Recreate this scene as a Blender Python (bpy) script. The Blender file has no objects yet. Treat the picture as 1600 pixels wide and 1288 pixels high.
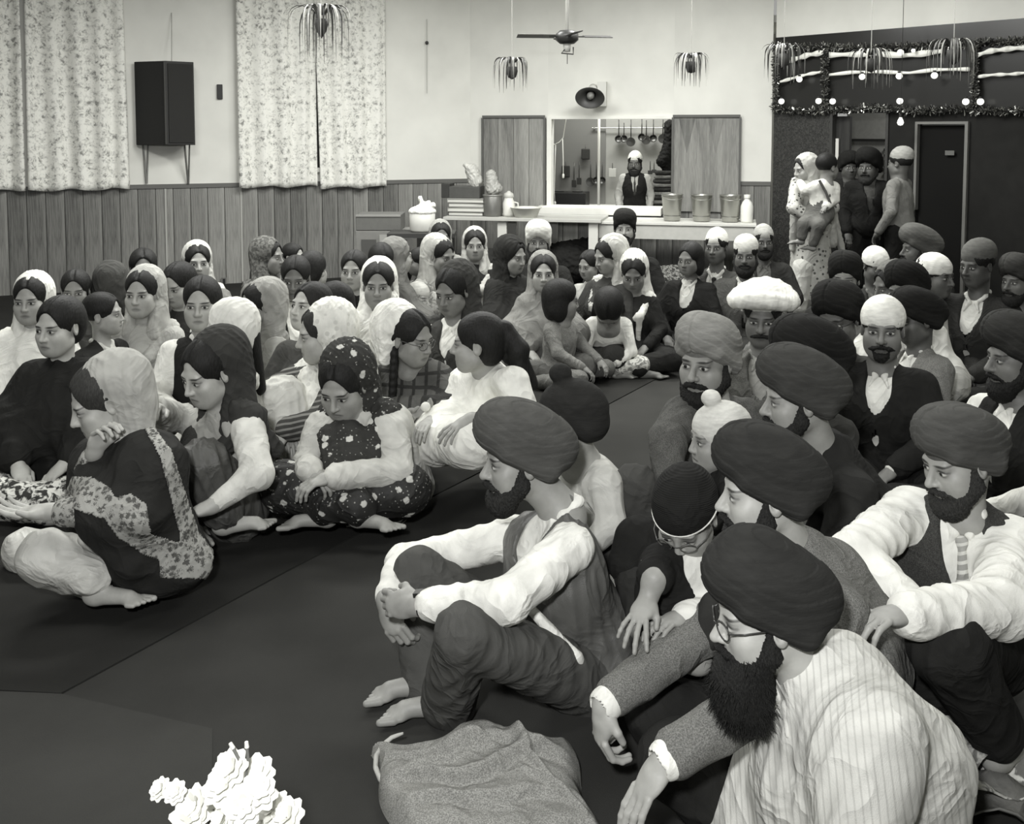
import bpy, math, random
import numpy as np
from mathutils import Vector, Matrix
random.seed(7)
rng = np.random.default_rng(7)
SC = bpy.context.scene
COL = SC.collection
PI = math.pi

# ------------------------------------------------------------------ camera
F = 1600.0            # focal length in pixels of the 1600 x 1288 frame
CAMZ = 1.68
PITCH = math.radians(4.0)
PPX, PPY = 800.0, 317.0
cam_data = bpy.data.cameras.new('camera')
cam_data.sensor_fit = 'HORIZONTAL'
cam_data.sensor_width = 36.0
cam_data.lens = 36.0 * F / 1600.0
cam_data.shift_x = 0.0
cam_data.shift_y = (PPY - 644.0) / 1600.0
cam_data.clip_end = 200
camera = bpy.data.objects.new('camera', cam_data)
camera.location = (0, 0, CAMZ)
camera.rotation_euler = (PI / 2 - PITCH, 0, 0)
COL.objects.link(camera)
SC.camera = camera
CP, SP = math.cos(PITCH), math.sin(PITCH)

def ray(px, py):
    a, b = (px - PPX) / F, (PPY - py) / F
    return np.array([a, CP + b * SP, -SP + b * CP])

def at(px, py, Y):
    """world point seen at a pixel, at world depth Y"""
    r = ray(px, py)
    return np.array([0, 0, CAMZ]) + r * (Y / r[1])

def onz(px, py, z=0.0):
    """world point seen at a pixel, on the level plane z"""
    r = ray(px, py)
    return np.array([0, 0, CAMZ]) + r * ((z - CAMZ) / r[2])

# ------------------------------------------------------------------ light and exposure
world = bpy.data.worlds.new('world')
SC.world = world
world.use_nodes = True
world.node_tree.nodes['Background'].inputs[0].default_value = (1, 1, .96, 1)
world.node_tree.nodes['Background'].inputs[1].default_value = 0.35
SC.view_settings.view_transform = 'Standard'
SC.view_settings.look = 'None'
SC.view_settings.exposure = 0.0
SC.view_settings.gamma = 1.0
SC.view_settings.use_curve_mapping = False

def area_light(name, loc, rot, sx, sy, power):
    l = bpy.data.lights.new(name, 'AREA')
    l.shape = 'RECTANGLE'; l.size = sx; l.size_y = sy; l.energy = power
    l.color = (1, 1, .97)
    o = bpy.data.objects.new(name, l); o.location = loc; o.rotation_euler = rot
    COL.objects.link(o)
    return o
# the photographer's flash, held just above the lens, and the hall's ceiling lights
fl = bpy.data.lights.new('camera_flash', 'SPOT')
fl.energy = 440; fl.shadow_soft_size = 0.09; fl.spot_size = math.radians(100); fl.spot_blend = 0.7
fo = bpy.data.objects.new('camera_flash', fl)
fo.location = (-0.25, -0.15, 2.15); fo.rotation_euler = (math.radians(82), 0, math.radians(-2))
COL.objects.link(fo)
for x, y, w_ in [(-2.2, 3.2, 46), (1.9, 3.2, 46), (-2.6, 6.6, 150), (0.0, 6.8, 82), (2.6, 6.8, 82), (-1.0, 8.8, 122), (1.6, 8.9, 155)]:
    area_light('ceiling_light_lamp', (x, y, 3.62), (0, 0, 0), 1.5, 0.8, w_)

# ------------------------------------------------------------------ small helpers
def V(*a): return np.array(a, float)
def nrm(v):
    v = np.asarray(v, float); n = np.linalg.norm(v)
    return v / n if n > 1e-9 else v
def rotz(a):
    c, s = math.cos(a), math.sin(a)
    return np.array([[c, -s, 0], [s, c, 0], [0, 0, 1.0]])
def rotx(a):
    c, s = math.cos(a), math.sin(a)
    return np.array([[1.0, 0, 0], [0, c, -s], [0, s, c]])
def roty(a):
    c, s = math.cos(a), math.sin(a)
    return np.array([[c, 0, s], [0, 1.0, 0], [-s, 0, c]])
def lerp(a, b, t): return np.asarray(a, float) * (1 - t) + np.asarray(b, float) * t

def tag(o, label=None, cat=None, group=None, kind=None):
    if label: o['label'] = label
    if cat: o['category'] = cat
    if group: o['group'] = group
    if kind: o['kind'] = kind
    return o

def empty(name, loc, label=None, cat=None, group=None):
    o = bpy.data.objects.new(name, None)
    o.empty_display_size = 0.05
    o.location = loc
    COL.objects.link(o)
    return tag(o, label, cat, group)

def link(name, me, mat, parent=None, loc=None):
    o = bpy.data.objects.new(name, me)
    if mat is not None and len(me.materials) == 0: me.materials.append(mat)
    COL.objects.link(o)
    if parent is not None: o.parent = parent
    if loc is not None: o.location = loc
    return o

def mesh_quads(name, v, f, smooth=True):
    me = bpy.data.meshes.new(name)
    v = np.asarray(v, np.float32); f = np.asarray(f, np.int32)
    me.vertices.add(len(v)); me.vertices.foreach_set('co', v.ravel())
    me.loops.add(f.size); me.loops.foreach_set('vertex_index', f.ravel())
    me.polygons.add(len(f)); me.polygons.foreach_set('loop_start', np.arange(0, f.size, f.shape[1], dtype=np.int32))
    if smooth: me.polygons.foreach_set('use_smooth', np.ones(len(f), bool))
    me.update(calc_edges=True)
    return me

class MB:
    """collects boxes, tubes, lathes into one mesh"""
    def __init__(s): s.v, s.f, s.n = [], [], 0
    def add(s, v, f):
        for q in f: s.f.append(tuple(i + s.n for i in q))
        s.v += [tuple(map(float, p)) for p in v]; s.n = len(s.v)
        return s
    def box(s, c, size, R=None):
        c = np.asarray(c, float); h = np.asarray(size, float) / 2
        p = np.array([[x, y, z] for x in (-1, 1) for y in (-1, 1) for z in (-1, 1)]) * h
        if R is not None: p = p @ np.asarray(R).T
        return s.add(p + c, [(0, 1, 3, 2), (4, 6, 7, 5), (0, 4, 5, 1), (2, 3, 7, 6), (0, 2, 6, 4), (1, 5, 7, 3)])
    def tube(s, pts, r, n=8, caps=True):
        pts = [np.asarray(p, float) for p in pts]
        rs = r if hasattr(r, '__len__') else [r] * len(pts)
        vs, fs = [], []
        up = V(0, 0, 1)
        t0 = nrm(pts[1] - pts[0])
        if abs(t0[2]) > .9: up = V(1, 0, 0)
        for i, p in enumerate(pts):
            t = nrm(pts[min(i + 1, len(pts) - 1)] - pts[max(i - 1, 0)])
            a = nrm(np.cross(t, up)); b = np.cross(a, t); up = b
            for k in range(n):
                w = 2 * PI * k / n
                vs.append(p + rs[i] * (a * math.cos(w) + b * math.sin(w)))
        for i in range(len(pts) - 1):
            for k in range(n):
                k2 = (k + 1) % n
                fs.append((i * n + k, i * n + k2, (i + 1) * n + k2, (i + 1) * n + k))
        if caps:
            fs.append(tuple(range(n - 1, -1, -1))); fs.append(tuple(range((len(pts) - 1) * n, len(pts) * n)))
        return s.add(vs, fs)
    def lathe(s, prof, c=(0, 0, 0), n=24, R=None, sx=1, sy=1):
        vs, fs = [], []
        for (r, z) in prof:
            for k in range(n):
                w = 2 * PI * k / n
                vs.append((r * math.cos(w) * sx, r * math.sin(w) * sy, z))
        for i in range(len(prof) - 1):
            for k in range(n):
                k2 = (k + 1) % n
                fs.append((i * n + k, i * n + k2, (i + 1) * n + k2, (i + 1) * n + k))
        vs = np.array(vs)
        if R is not None: vs = vs @ np.asarray(R).T
        return s.add(vs + np.asarray(c, float), fs)
    def strip(s, rows, closed=False):
        """grid surface from rows of points"""
        m = len(rows[0]); vs = [p for r in rows for p in r]; fs = []
        for i in range(len(rows) - 1):
            for k in range(m if closed else m - 1):
                k2 = (k + 1) % m
                fs.append((i * m + k, i * m + k2, (i + 1) * m + k2, (i + 1) * m + k))
        return s.add(vs, fs)
    def build(s, name, mat, parent=None, loc=None, smooth=False):
        me = bpy.data.meshes.new(name)
        me.from_pydata(s.v, [], s.f)
        if smooth:
            me.polygons.foreach_set('use_smooth', np.ones(len(me.polygons), bool))
        me.update()
        return link(name, me, mat, parent, loc)

def bevel(o, w, seg=2):
    m = o.modifiers.new('bevel', 'BEVEL'); m.width = w; m.segments = seg; m.limit_method = 'ANGLE'
    return o

# ------------------------------------------------------------------ implicit surfaces (numpy) -> quads
# primitive: (kind, params..., k, op)   op: 1 union, -1 carve
def cap(a, b, ra, rb=None, k=.02, op=1):
    return ('cap', np.asarray(a, float), np.asarray(b, float), ra, ra if rb is None else rb, k, op)
def ell(c, r, R=None, k=.02, op=1):
    return ('ell', np.asarray(c, float), np.asarray(r, float), np.eye(3) if R is None else np.asarray(R, float), k, op)

def prim_bbox(p):
    if p[0] == 'cap':
        r = max(p[3], p[4])
        return np.minimum(p[1], p[2]) - r, np.maximum(p[1], p[2]) + r
    e = np.sqrt(((p[3] * p[2][None, :]) ** 2).sum(1))
    return p[1] - e, p[1] + e

def xform(prims, R, t, s=1.0):
    out = []
    for p in prims:
        if p[0] == 'cap':
            out.append(('cap', R @ (p[1] * s) + t, R @ (p[2] * s) + t, p[3] * s, p[4] * s, p[5] * s, p[6]))
        else:
            out.append(('ell', R @ (p[1] * s) + t, p[2] * s, R @ p[3], p[4] * s, p[5]))
    return out

def polygonise(prims, h, disp=None, clip=None):
    lo = np.full(3, 1e9); hi = np.full(3, -1e9)
    for p in prims:
        if p[-1] < 0: continue
        a, b = prim_bbox(p); lo = np.minimum(lo, a); hi = np.maximum(hi, b)
    if clip is not None:
        lo = np.maximum(lo, clip[0]); hi = np.minimum(hi, clip[1])
    lo = lo - 3 * h - .004; hi = hi + 3 * h + .004
    N = np.maximum(((hi - lo) / h).astype(int) + 1, 4)
    D = np.full(N, 1.0, np.float32)
    ax = [(lo[i] + h * np.arange(N[i])).astype(np.float32) for i in range(3)]
    for p in prims:
        k, op = p[-2], p[-1]
        a, b = prim_bbox(p)
        m = k + 2.2 * h
        i0 = np.clip(((a - m - lo) / h).astype(int), 0, N - 1); i1 = np.clip(((b + m - lo) / h).astype(int) + 2, 0, N)
        if (i1 - i0).min() <= 0: continue
        X = ax[0][i0[0]:i1[0], None, None]; Y = ax[1][None, i0[1]:i1[1], None]; Z = ax[2][None, None, i0[2]:i1[2]]
        if p[0] == 'cap':
            A, B, ra, rb = p[1], p[2], p[3], p[4]
            d = (B - A).astype(np.float32); L = float(d @ d) + 1e-12
            x, y, z = X - np.float32(A[0]), Y - np.float32(A[1]), Z - np.float32(A[2])
            t = np.clip((x * d[0] + y * d[1] + z * d[2]) / np.float32(L), 0, 1)
            q = np.sqrt((x - t * d[0]) ** 2 + (y - t * d[1]) ** 2 + (z - t * d[2]) ** 2) - (ra + t * np.float32(rb - ra))
        else:
            c, r, R = p[1], p[2], p[3].astype(np.float32)
            x, y, z = X - np.float32(c[0]), Y - np.float32(c[1]), Z - np.float32(c[2])
            u = (x * R[0, 0] + y * R[1, 0] + z * R[2, 0]) / np.float32(r[0])
            v = (x * R[0, 1] + y * R[1, 1] + z * R[2, 1]) / np.float32(r[1])
            w = (x * R[0, 2] + y * R[1, 2] + z * R[2, 2]) / np.float32(r[2])
            k0 = np.sqrt(u * u + v * v + w * w) + 1e-9
            k1 = np.sqrt((u / np.float32(r[0])) ** 2 + (v / np.float32(r[1])) ** 2 + (w / np.float32(r[2])) ** 2) + 1e-9
            q = k0 * (k0 - 1) / k1
        sl = (slice(i0[0], i1[0]), slice(i0[1], i1[1]), slice(i0[2], i1[2]))
        E = D[sl]
        k = np.float32(max(k, 1e-5))
        if op > 0:
            g = np.maximum(k - np.abs(E - q), 0) / k
            D[sl] = np.minimum(E, q) - g * g * k * .25
        else:
            q = -q
            g = np.maximum(k - np.abs(E - q), 0) / k
            D[sl] = np.maximum(E, q) + g * g * k * .25
    D[0] = 1; D[-1] = 1; D[:, 0] = 1; D[:, -1] = 1; D[:, :, 0] = 1; D[:, :, -1] = 1
    S = D < 0
    c8 = [S[i:S.shape[0] - 1 + i, j:S.shape[1] - 1 + j, l:S.shape[2] - 1 + l] for i in (0, 1) for j in (0, 1) for l in (0, 1)]
    cnt = np.zeros(c8[0].shape, np.int8)
    for c in c8: cnt += c
    act = (cnt > 0) & (cnt < 8)
    I = np.argwhere(act)
    if len(I) == 0: return np.zeros((0, 3)), np.zeros((0, 4), int)
    vid = np.full(act.shape, -1, np.int32); vid[act] = np.arange(len(I))
    offs = np.array([[i, j, l] for i in (0, 1) for j in (0, 1) for l in (0, 1)])
    cv = np.stack([D[I[:, 0] + o[0], I[:, 1] + o[1], I[:, 2] + o[2]] for o in offs], 1)
    cv = np.clip(cv, -2 * h, 2 * h)
    acc = np.zeros((len(I), 3)); num = np.zeros(len(I))
    for a in range(8):
        for b in range(a + 1, 8):
            if np.abs(offs[a] - offs[b]).sum() != 1: continue
            da, db = cv[:, a], cv[:, b]
            m = (da < 0) != (db < 0)
            t = np.where(m, da / np.where(m, da - db, 1), 0)
            acc += np.where(m[:, None], offs[a] + t[:, None] * (offs[b] - offs[a]), 0); num += m
    P = lo + h * (I + acc / num[:, None])
    quads = []
    for axn in range(3):
        e1 = [slice(None)] * 3; e2 = [slice(None)] * 3
        e1[axn] = slice(0, -1); e2[axn] = slice(1, None)
        s1, s2 = S[tuple(e1)], S[tuple(e2)]
        ch = np.argwhere(s1 != s2)
        o1, o2 = [(1, 2), (2, 0), (0, 1)][axn]
        ch = ch[(ch[:, o1] > 0) & (ch[:, o2] > 0)]
        def g(d1, d2):
            q = ch.copy(); q[:, o1] -= d1; q[:, o2] -= d2
            return vid[q[:, 0], q[:, 1], q[:, 2]]
        Q = np.stack([g(1, 1), g(0, 1), g(0, 0), g(1, 0)], 1)
        flip = ~s1[ch[:, 0], ch[:, 1], ch[:, 2]]
        Q[flip] = Q[flip][:, ::-1]
        quads.append(Q)
    Q = np.concatenate(quads)
    Q = Q[(Q >= 0).all(1)]
    if disp is not None:
        n = vnormals(P, Q)
        P = P + n * disp(P, n)[:, None]
    return P, Q

def vnormals(P, Q):
    a, b, c, d = P[Q[:, 0]], P[Q[:, 1]], P[Q[:, 2]], P[Q[:, 3]]
    fn = np.cross(c - a, d - b)
    n = np.zeros_like(P)
    for i in range(4):
        for ax_ in range(3):
            n[:, ax_] += np.bincount(Q[:, i], fn[:, ax_], len(P))
    return n / (np.linalg.norm(n, axis=1)[:, None] + 1e-12)

def join(parts):
    vs, fs, n = [], [], 0
    for P, Q in parts:
        if len(P) == 0: continue
        vs.append(P); fs.append(Q + n); n += len(P)
    return np.concatenate(vs), np.concatenate(fs)

def folds(seed, amp=.005, wl=.09, stretch=(1, 1, .45)):
    """cloth folds: warped ridges, longer along z by default"""
    r = np.random.default_rng(seed)
    st = np.array(stretch)
    ks = [nrm(r.normal(size=3)) * 2 * PI / (wl * s_) for s_ in (1.0, 1.7, .62, 1.3)]
    ph = r.uniform(0, 6.28, 4)
    ws = [nrm(r.normal(size=3)) * 2 * PI / (wl * 2.2) for _ in range(3)]
    wp = r.uniform(0, 6.28, 3)
    def f(P, n):
        q = P * st
        warp = sum(np.sin(q @ w + p) for w, p in zip(ws, wp))
        o = np.zeros(len(P))
        for i, kk in enumerate(ks):
            s_ = np.sin(q @ kk + ph[i] + 1.1 * warp)
            o += (1 - 2 * np.abs(s_)) * (.55, .3, .6, .3)[i]
        return amp * o * .7
    return f

# ------------------------------------------------------------------ materials
TINT = (1.0, 1.0, .935)
def lin(t):
    """grey level 0..255 as read off the print -> reflectance"""
    c = t / 255.0
    l = c / 12.92 if c <= .04045 else ((c + .055) / 1.055) ** 2.4
    return max(l * .93, .007)
def col(t, k=1.0):
    l = lin(t) * k
    return (l * TINT[0], l * TINT[1], l * TINT[2], 1)

class NT:
    def __init__(s, name):
        s.m = bpy.data.materials.new(name); s.m.use_nodes = True
        s.t = s.m.node_tree; s.b = s.t.nodes['Principled BSDF']; s.coord = None
    def n(s, typ, **kw):
        nd = s.t.nodes.new(typ)
        for k_, v_ in kw.items():
            if hasattr(nd, k_): setattr(nd, k_, v_)
        return nd
    def set(s, sock, v):
        if isinstance(v, bpy.types.NodeSocket): s.t.links.new(v, sock)
        elif v is not None: sock.default_value = v
    def math(s, op, a, b=0.0, c=None):
        nd = s.n('ShaderNodeMath', operation=op)
        s.set(nd.inputs[0], a); s.set(nd.inputs[1], b)
        if c is not None: s.set(nd.inputs[2], c)
        return nd.outputs[0]
    def obj(s):
        if s.coord is None: s.coord = s.n('ShaderNodeTexCoord').outputs['Object']
        return s.coord
    def mapping(s, scale=(1, 1, 1), rot=(0, 0, 0), src=None):
        nd = s.n('ShaderNodeMapping'); s.set(nd.inputs['Vector'], src or s.obj())
        nd.inputs['Scale'].default_value = scale; nd.inputs['Rotation'].default_value = rot
        return nd.outputs[0]
    def noise(s, scale, detail=3, vec=None, rough=.5, dist=0):
        nd = s.n('ShaderNodeTexNoise'); s.set(nd.inputs['Vector'], vec or s.obj())
        nd.inputs['Scale'].default_value = scale; nd.inputs['Detail'].default_value = detail
        nd.inputs['Roughness'].default_value = rough; nd.inputs['Distortion'].default_value = dist
        return nd.outputs[0]
    def voro(s, scale, vec=None, feature='F1', out='Distance', rnd=1.0):
        nd = s.n('ShaderNodeTexVoronoi', feature=feature); s.set(nd.inputs['Vector'], vec or s.obj())
        nd.inputs['Scale'].default_value = scale; nd.inputs['Randomness'].default_value = rnd
        return nd.outputs[out]
    def wave(s, scale, dist=0, vec=None, direction='X', detail=2, dscale=1):
        nd = s.n('ShaderNodeTexWave', bands_direction=direction); s.set(nd.inputs['Vector'], vec or s.obj())
        nd.inputs['Scale'].default_value = scale; nd.inputs['Distortion'].default_value = dist
        nd.inputs['Detail'].default_value = detail; nd.inputs['Detail Scale'].default_value = dscale
        return nd.outputs['Fac']
    def ramp(s, fac, stops, interp='LINEAR'):
        nd = s.n('ShaderNodeValToRGB'); s.set(nd.inputs[0], fac)
        cr = nd.color_ramp; cr.interpolation = interp
        while len(cr.elements) < len(stops): cr.elements.new(.5)
        for e, (p, c) in zip(cr.elements, stops): e.position = p; e.color = c
        return nd.outputs[0]
    def mix(s, fac, a, b):
        nd = s.n('ShaderNodeMix', data_type='RGBA')
        s.set(nd.inputs[0], fac); s.set(nd.inputs[6], a); s.set(nd.inputs[7], b)
        return nd.outputs[2]
    def bump(s, height, strength=.3, dist=.01):
        nd = s.n('ShaderNodeBump'); s.set(nd.inputs['Height'], height)
        nd.inputs['Strength'].default_value = strength; nd.inputs['Distance'].default_value = dist
        s.t.links.new(nd.outputs[0], s.b.inputs['Normal'])
    def out(s, color, rough=.85, metal=0, spec=.3):
        s.set(s.b.inputs['Base Color'], color); s.set(s.b.inputs['Roughness'], rough)
        s.b.inputs['Metallic'].default_value = metal
        s.b.inputs['Specular IOR Level'].default_value = spec
        return s.m

_mc = {}
def cloth(t, kind='plain', t2=None, rough=.9):
    key = ('cloth', t, kind, t2, rough)
    if key in _mc: return _mc[key]
    a = NT('cloth_%s_%d' % (kind, t))
    big = a.noise(14, 3)
    c1, c2 = col(t, .86), col(t, 1.12)
    base = a.ramp(big, [(.3, c1), (.7, c2)])
    bumpsrc = a.noise(420, 2)
    t2 = t2 if t2 is not None else 220
    if kind == 'dots':
        v = a.voro(26, rnd=.9)
        base = a.mix(a.ramp(v, [(.0, (1, 1, 1, 1)), (.26, (1, 1, 1, 1)), (.32, (0, 0, 0, 1))]), base, col(t2))
    elif kind == 'floral':
        w = a.noise(60, 2)
        v = a.math('ADD', a.voro(17, rnd=1.0), a.math('MULTIPLY', a.math('SUBTRACT', w, .5), .35))
        v2 = a.voro(55, rnd=1.0)
        m1 = a.ramp(v, [(.0, (1, 1, 1, 1)), (.22, (1, 1, 1, 1)), (.28, (0, 0, 0, 1))])
        m2 = a.ramp(v2, [(.0, (.5, .5, .5, 1)), (.14, (.5, .5, .5, 1)), (.2, (0, 0, 0, 1))])
        base = a.mix(a.math('MAXIMUM', m1, m2), base, col(t2))
    elif kind == 'print':
        w = a.noise(38, 4, dist=.8)
        base = a.mix(a.ramp(w, [(.45, (0, 0, 0, 1)), (.56, (1, 1, 1, 1))]), base, col(t2))
    elif kind == 'paisley':
        w = a.noise(110, 3, dist=1.0); v = a.voro(42, rnd=.8)
        f = a.math('ADD', a.math('MULTIPLY', w, .7), a.math('MULTIPLY', v, .5))
        base = a.mix(a.ramp(f, [(.50, (0, 0, 0, 1)), (.60, (1, 1, 1, 1))]), base, col(t2))
    elif kind == 'stripe':
        w = a.wave(13, 1.2, direction='Z', vec=a.mapping((1, 1, 1), (.25, .2, 0)))
        base = a.mix(a.ramp(w, [(.62, (0, 0, 0, 1)), (.72, (1, 1, 1, 1))]), base, col(t2))
    elif kind == 'pinstripe':
        w = a.wave(22, .6, direction='X', vec=a.mapping((1, 1, 1), (0, .15, .3)))
        base = a.mix(a.ramp(w, [(.0, (.55, .55, .55, 1)), (.25, (0, 0, 0, 1))]), base, col(t2))
    elif kind == 'plaid':
        w1 = a.wave(5.5, .3, direction='X'); w2 = a.wave(5.5, .3, direction='Z')
        m = a.math('MAXIMUM', a.ramp(w1, [(.80, (0, 0, 0, 1)), (.88, (.8, .8, .8, 1))]), a.ramp(w2, [(.80, (0, 0, 0, 1)), (.88, (.8, .8, .8, 1))]))
        base = a.mix(m, base, col(t2))
    elif kind == 'tweed':
        w = a.noise(330, 3)
        base = a.mix(a.ramp(w, [(.38, (0, 0, 0, 1)), (.64, (1, 1, 1, 1))]), col(t, .66), col(t, 1.36))
    elif kind == 'knit':
        w = a.wave(60, 1.0, direction='Z'); bumpsrc = w
    elif kind == 'turban':
        bumpsrc = a.noise(60, 4, vec=a.mapping((1, 1, 5), (.5, 0, 0)))
        base = a.ramp(a.noise(20, 4, vec=a.mapping((1, 1, 4), (.5, 0, 0))), [(.3, col(t, .82)), (.7, col(t, 1.15))])
    a.bump(bumpsrc, .35, .003)
    if kind != 'turban':
        wr = a.noise(6.0, 3, dist=1.3, rough=.42)
        cr = a.math('POWER', a.math('SUBTRACT', 1.0, a.math('ABSOLUTE', a.math('MULTIPLY', a.math('SUBTRACT', wr, .5), 4.0))), 2.2)
        b2 = a.n('ShaderNodeBump'); a.set(b2.inputs['Height'], cr)
        b2.inputs['Strength'].default_value = .34; b2.inputs['Distance'].default_value = .020
        b1 = a.b.inputs['Normal'].links[0].from_node
        a.t.links.new(b2.outputs[0], b1.inputs['Normal'])
    m = a.out(base, rough, 0, .12 if rough > .6 else .35)
    try:
        a.b.inputs['Sheen Weight'].default_value = .0
    except Exception: pass
    _mc[key] = m
    return m

def plain(name, t, rough=.6, metal=0, spec=.4, nz=0.0, nscale=20, bmp=0):
    key = ('plain', name, t, rough, metal)
    if key in _mc: return _mc[key]
    a = NT(name)
    c = col(t)
    if nz: c = a.ramp(a.noise(nscale, 4), [(.3, col(t, 1 - nz)), (.7, col(t, 1 + nz))])
    if bmp: a.bump(a.noise(nscale * 3, 4), bmp, .004)
    m = a.out(c, rough, metal, spec)
    _mc[key] = m
    return m

def hair_mat(t=34):
    key = ('hair', t)
    if key in _mc: return _mc[key]
    a = NT('hair_%d' % t)
    w = a.noise(60, 5, vec=a.mapping((6, 1, 1), (0, 0, .4)))
    base = a.ramp(w, [(.3, col(t, .5)), (.75, col(t, 1.35))])
    a.bump(w, .4, .003)
    m = a.out(base, .6, 0, .2)
    _mc[key] = m
    return m

def beard_mat(t=30):
    key = ('beard', t)
    if key in _mc: return _mc[key]
    a = NT('beard_%d' % t)
    w = a.noise(150, 5, vec=a.mapping((3, 3, 1)))
    base = a.ramp(w, [(.3, col(t, .5)), (.75, col(t, 2.2))])
    a.bump(w, .8, .006)
    m = a.out(base, .75, 0, .2)
    _mc[key] = m
    return m

def skin(t=165, brow=1.0, shadow=0.0):
    """skin with brows, eyes and lips drawn in head coordinates carried by the mesh attribute hp"""
    key = ('skin', t, brow, shadow)
    if key in _mc: return _mc[key]
    a = NT('skin_%d' % t)
    at_ = a.n('ShaderNodeAttribute', attribute_name='hp')
    sep = a.n('ShaderNodeSeparateXYZ'); a.t.links.new(at_.outputs['Vector'], sep.inputs[0])
    x, y, z = sep.outputs
    ax_ = a.math('ABSOLUTE', x)
    def ellm(cx, cz, rx, rz, soft=.15, tilt=0.0):
        dx = a.math('DIVIDE', a.math('SUBTRACT', ax_, cx), rx)
        zz = a.math('SUBTRACT', z, cz)
        if tilt: zz = a.math('SUBTRACT', zz, a.math('MULTIPLY', a.math('SUBTRACT', ax_, cx), tilt))
        dz = a.math('DIVIDE', zz, rz)
        d = a.math('SQRT', a.math('ADD', a.math('MULTIPLY', dx, dx), a.math('MULTIPLY', dz, dz)))
        r = a.n('ShaderNodeMapRange'); a.set(r.inputs['Value'], d)
        r.inputs['From Min'].default_value = 1 - soft; r.inputs['From Max'].default_value = 1 + soft
        r.inputs['To Min'].default_value = 1; r.inputs['To Max'].default_value = 0
        return r.outputs[0]
    front = a.n('ShaderNodeMapRange'); a.set(front.inputs['Value'], y)
    front.inputs['From Min'].default_value = -.055; front.inputs['From Max'].default_value = -.045
    front.inputs['To Min'].default_value = 1; front.inputs['To Max'].default_value = 0
    fr = front.outputs[0]
    c = a.ramp(a.noise(30, 4), [(.3, col(t, .9)), (.7, col(t, 1.08))])
    lip = a.math('MULTIPLY', ellm(0, -.0605, .022, .0090, .3), fr)
    c = a.mix(a.math('MULTIPLY', lip, .55), c, col(t * .55))
    sock = a.math('MULTIPLY', ellm(.031, .006, .022, .014, .5), fr)
    c = a.mix(a.math('MULTIPLY', sock, .42), c, col(t * .5))
    lash = a.math('MULTIPLY', ellm(.031, .0075, .0165, .0072, .2), fr)
    c = a.mix(a.math('MULTIPLY', lash, .9), c, col(28))
    eye = a.math('MULTIPLY', ellm(.031, .0050, .0145, .0050, .2), fr)
    c = a.mix(eye, c, col(185))
    iris = a.math('MULTIPLY', a.math('MULTIPLY', ellm(.031, .0055, .0062, .0062, .15), fr), ellm(.031, .0050, .0145, .0056, .2))
    c = a.mix(iris, c, col(20))
    br = a.math('MULTIPLY', ellm(.032, .0250, .0205, .0038, .35, .06), fr)
    c = a.mix(a.math('MULTIPLY', br, .9 * brow), c, col(34))
    if shadow:  # stubble: darker tone round mouth and chin
        st = a.math('MULTIPLY', ellm(0, -.08, .055, .04, .35), fr)
        c = a.mix(a.math('MULTIPLY', st, shadow), c, col(t * .45))
    a.bump(a.noise(180, 3), .12, .002)
    m = a.out(c, .52, 0, .4)
    a.b.inputs['Subsurface Weight'].default_value = 0.0
    _mc[key] = m
    return m

# ------------------------------------------------------------------ people
def head_prims(kind='m', age=0):
    jw = {'m': 1.0, 'f': .93, 'c': .92}[kind]
    ch = {'m': 1.0, 'f': .94, 'c': .86}[kind]
    ns = {'m': 1.0, 'f': .88, 'c': .74}[kind]
    mf = {'m': 1.0, 'f': .965, 'c': .94}[kind]
    P = [ell((0, .018, .036), (.074, .094, .082)),
         ell((0, -.028, -.032), (.060 * jw, .058, .072), k=.03),
         ell((0, -.058, -.086 * ch), (.027 * jw, .024, .021), k=.035),
         cap((.052 * jw, -.002, -.062 * ch), (.022, -.052, -.088 * ch), .016, .018, k=.03),
         cap((-.052 * jw, -.002, -.062 * ch), (-.022, -.052, -.088 * ch), .016, .018, k=.03),
         ell((.040, -.054, -.020), (.022, .022, .020), k=.025),
         ell((-.040, -.054, -.020), (.022, .022, .020), k=.025),
         ell((.034, -.040, -.048), (.027, .032, .032), k=.03), ell((-.034, -.040, -.048), (.027, .032, .032), k=.03),
         cap((-.036, -.070, .024), (.036, -.070, .024), .011, k=.018),
         ell((.031, -.094, .004), (.019, .013, .012), k=.012, op=-1),
         ell((-.031, -.094, .004), (.019, .013, .012), k=.012, op=-1),
         ell((.031, -.0725, .0052), (.0155, .0125, .0105), k=.004),
         ell((-.031, -.0725, .0052), (.0155, .0125, .0105), k=.004),
         cap((0, -.080, .016), (0, -.083 - .022 * ns, -.024), .0065, .0105 * ns + .001, k=.012),
         ell((.012 * ns, -.088 - .004 * ns, -.028), (.0075, .009, .007), k=.008),
         ell((-.012 * ns, -.088 - .004 * ns, -.028), (.0075, .009, .007), k=.008),
         ell((0, -.075 * mf, -.050), (.026, .013, .020), k=.014),
         ell((0, -.0850 * mf, -.0565), (.021, .0068, .0050), k=.006),
         ell((0, -.0825 * mf, -.0662), (.017, .0078, .0058), k=.006),
         cap((-.022, -.0935 * mf, -.0612), (.022, -.0935 * mf, -.0612), .0030, k=.004, op=-1),
         ]
    for s in (1, -1):
        P += [ell((s * .074, .012, -.002), (.008, .019, .031), R=rotz(s * .35), k=.008),
              ell((s * .081, .008, .002), (.005, .010, .018), k=.006, op=-1)]
    return P

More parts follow.
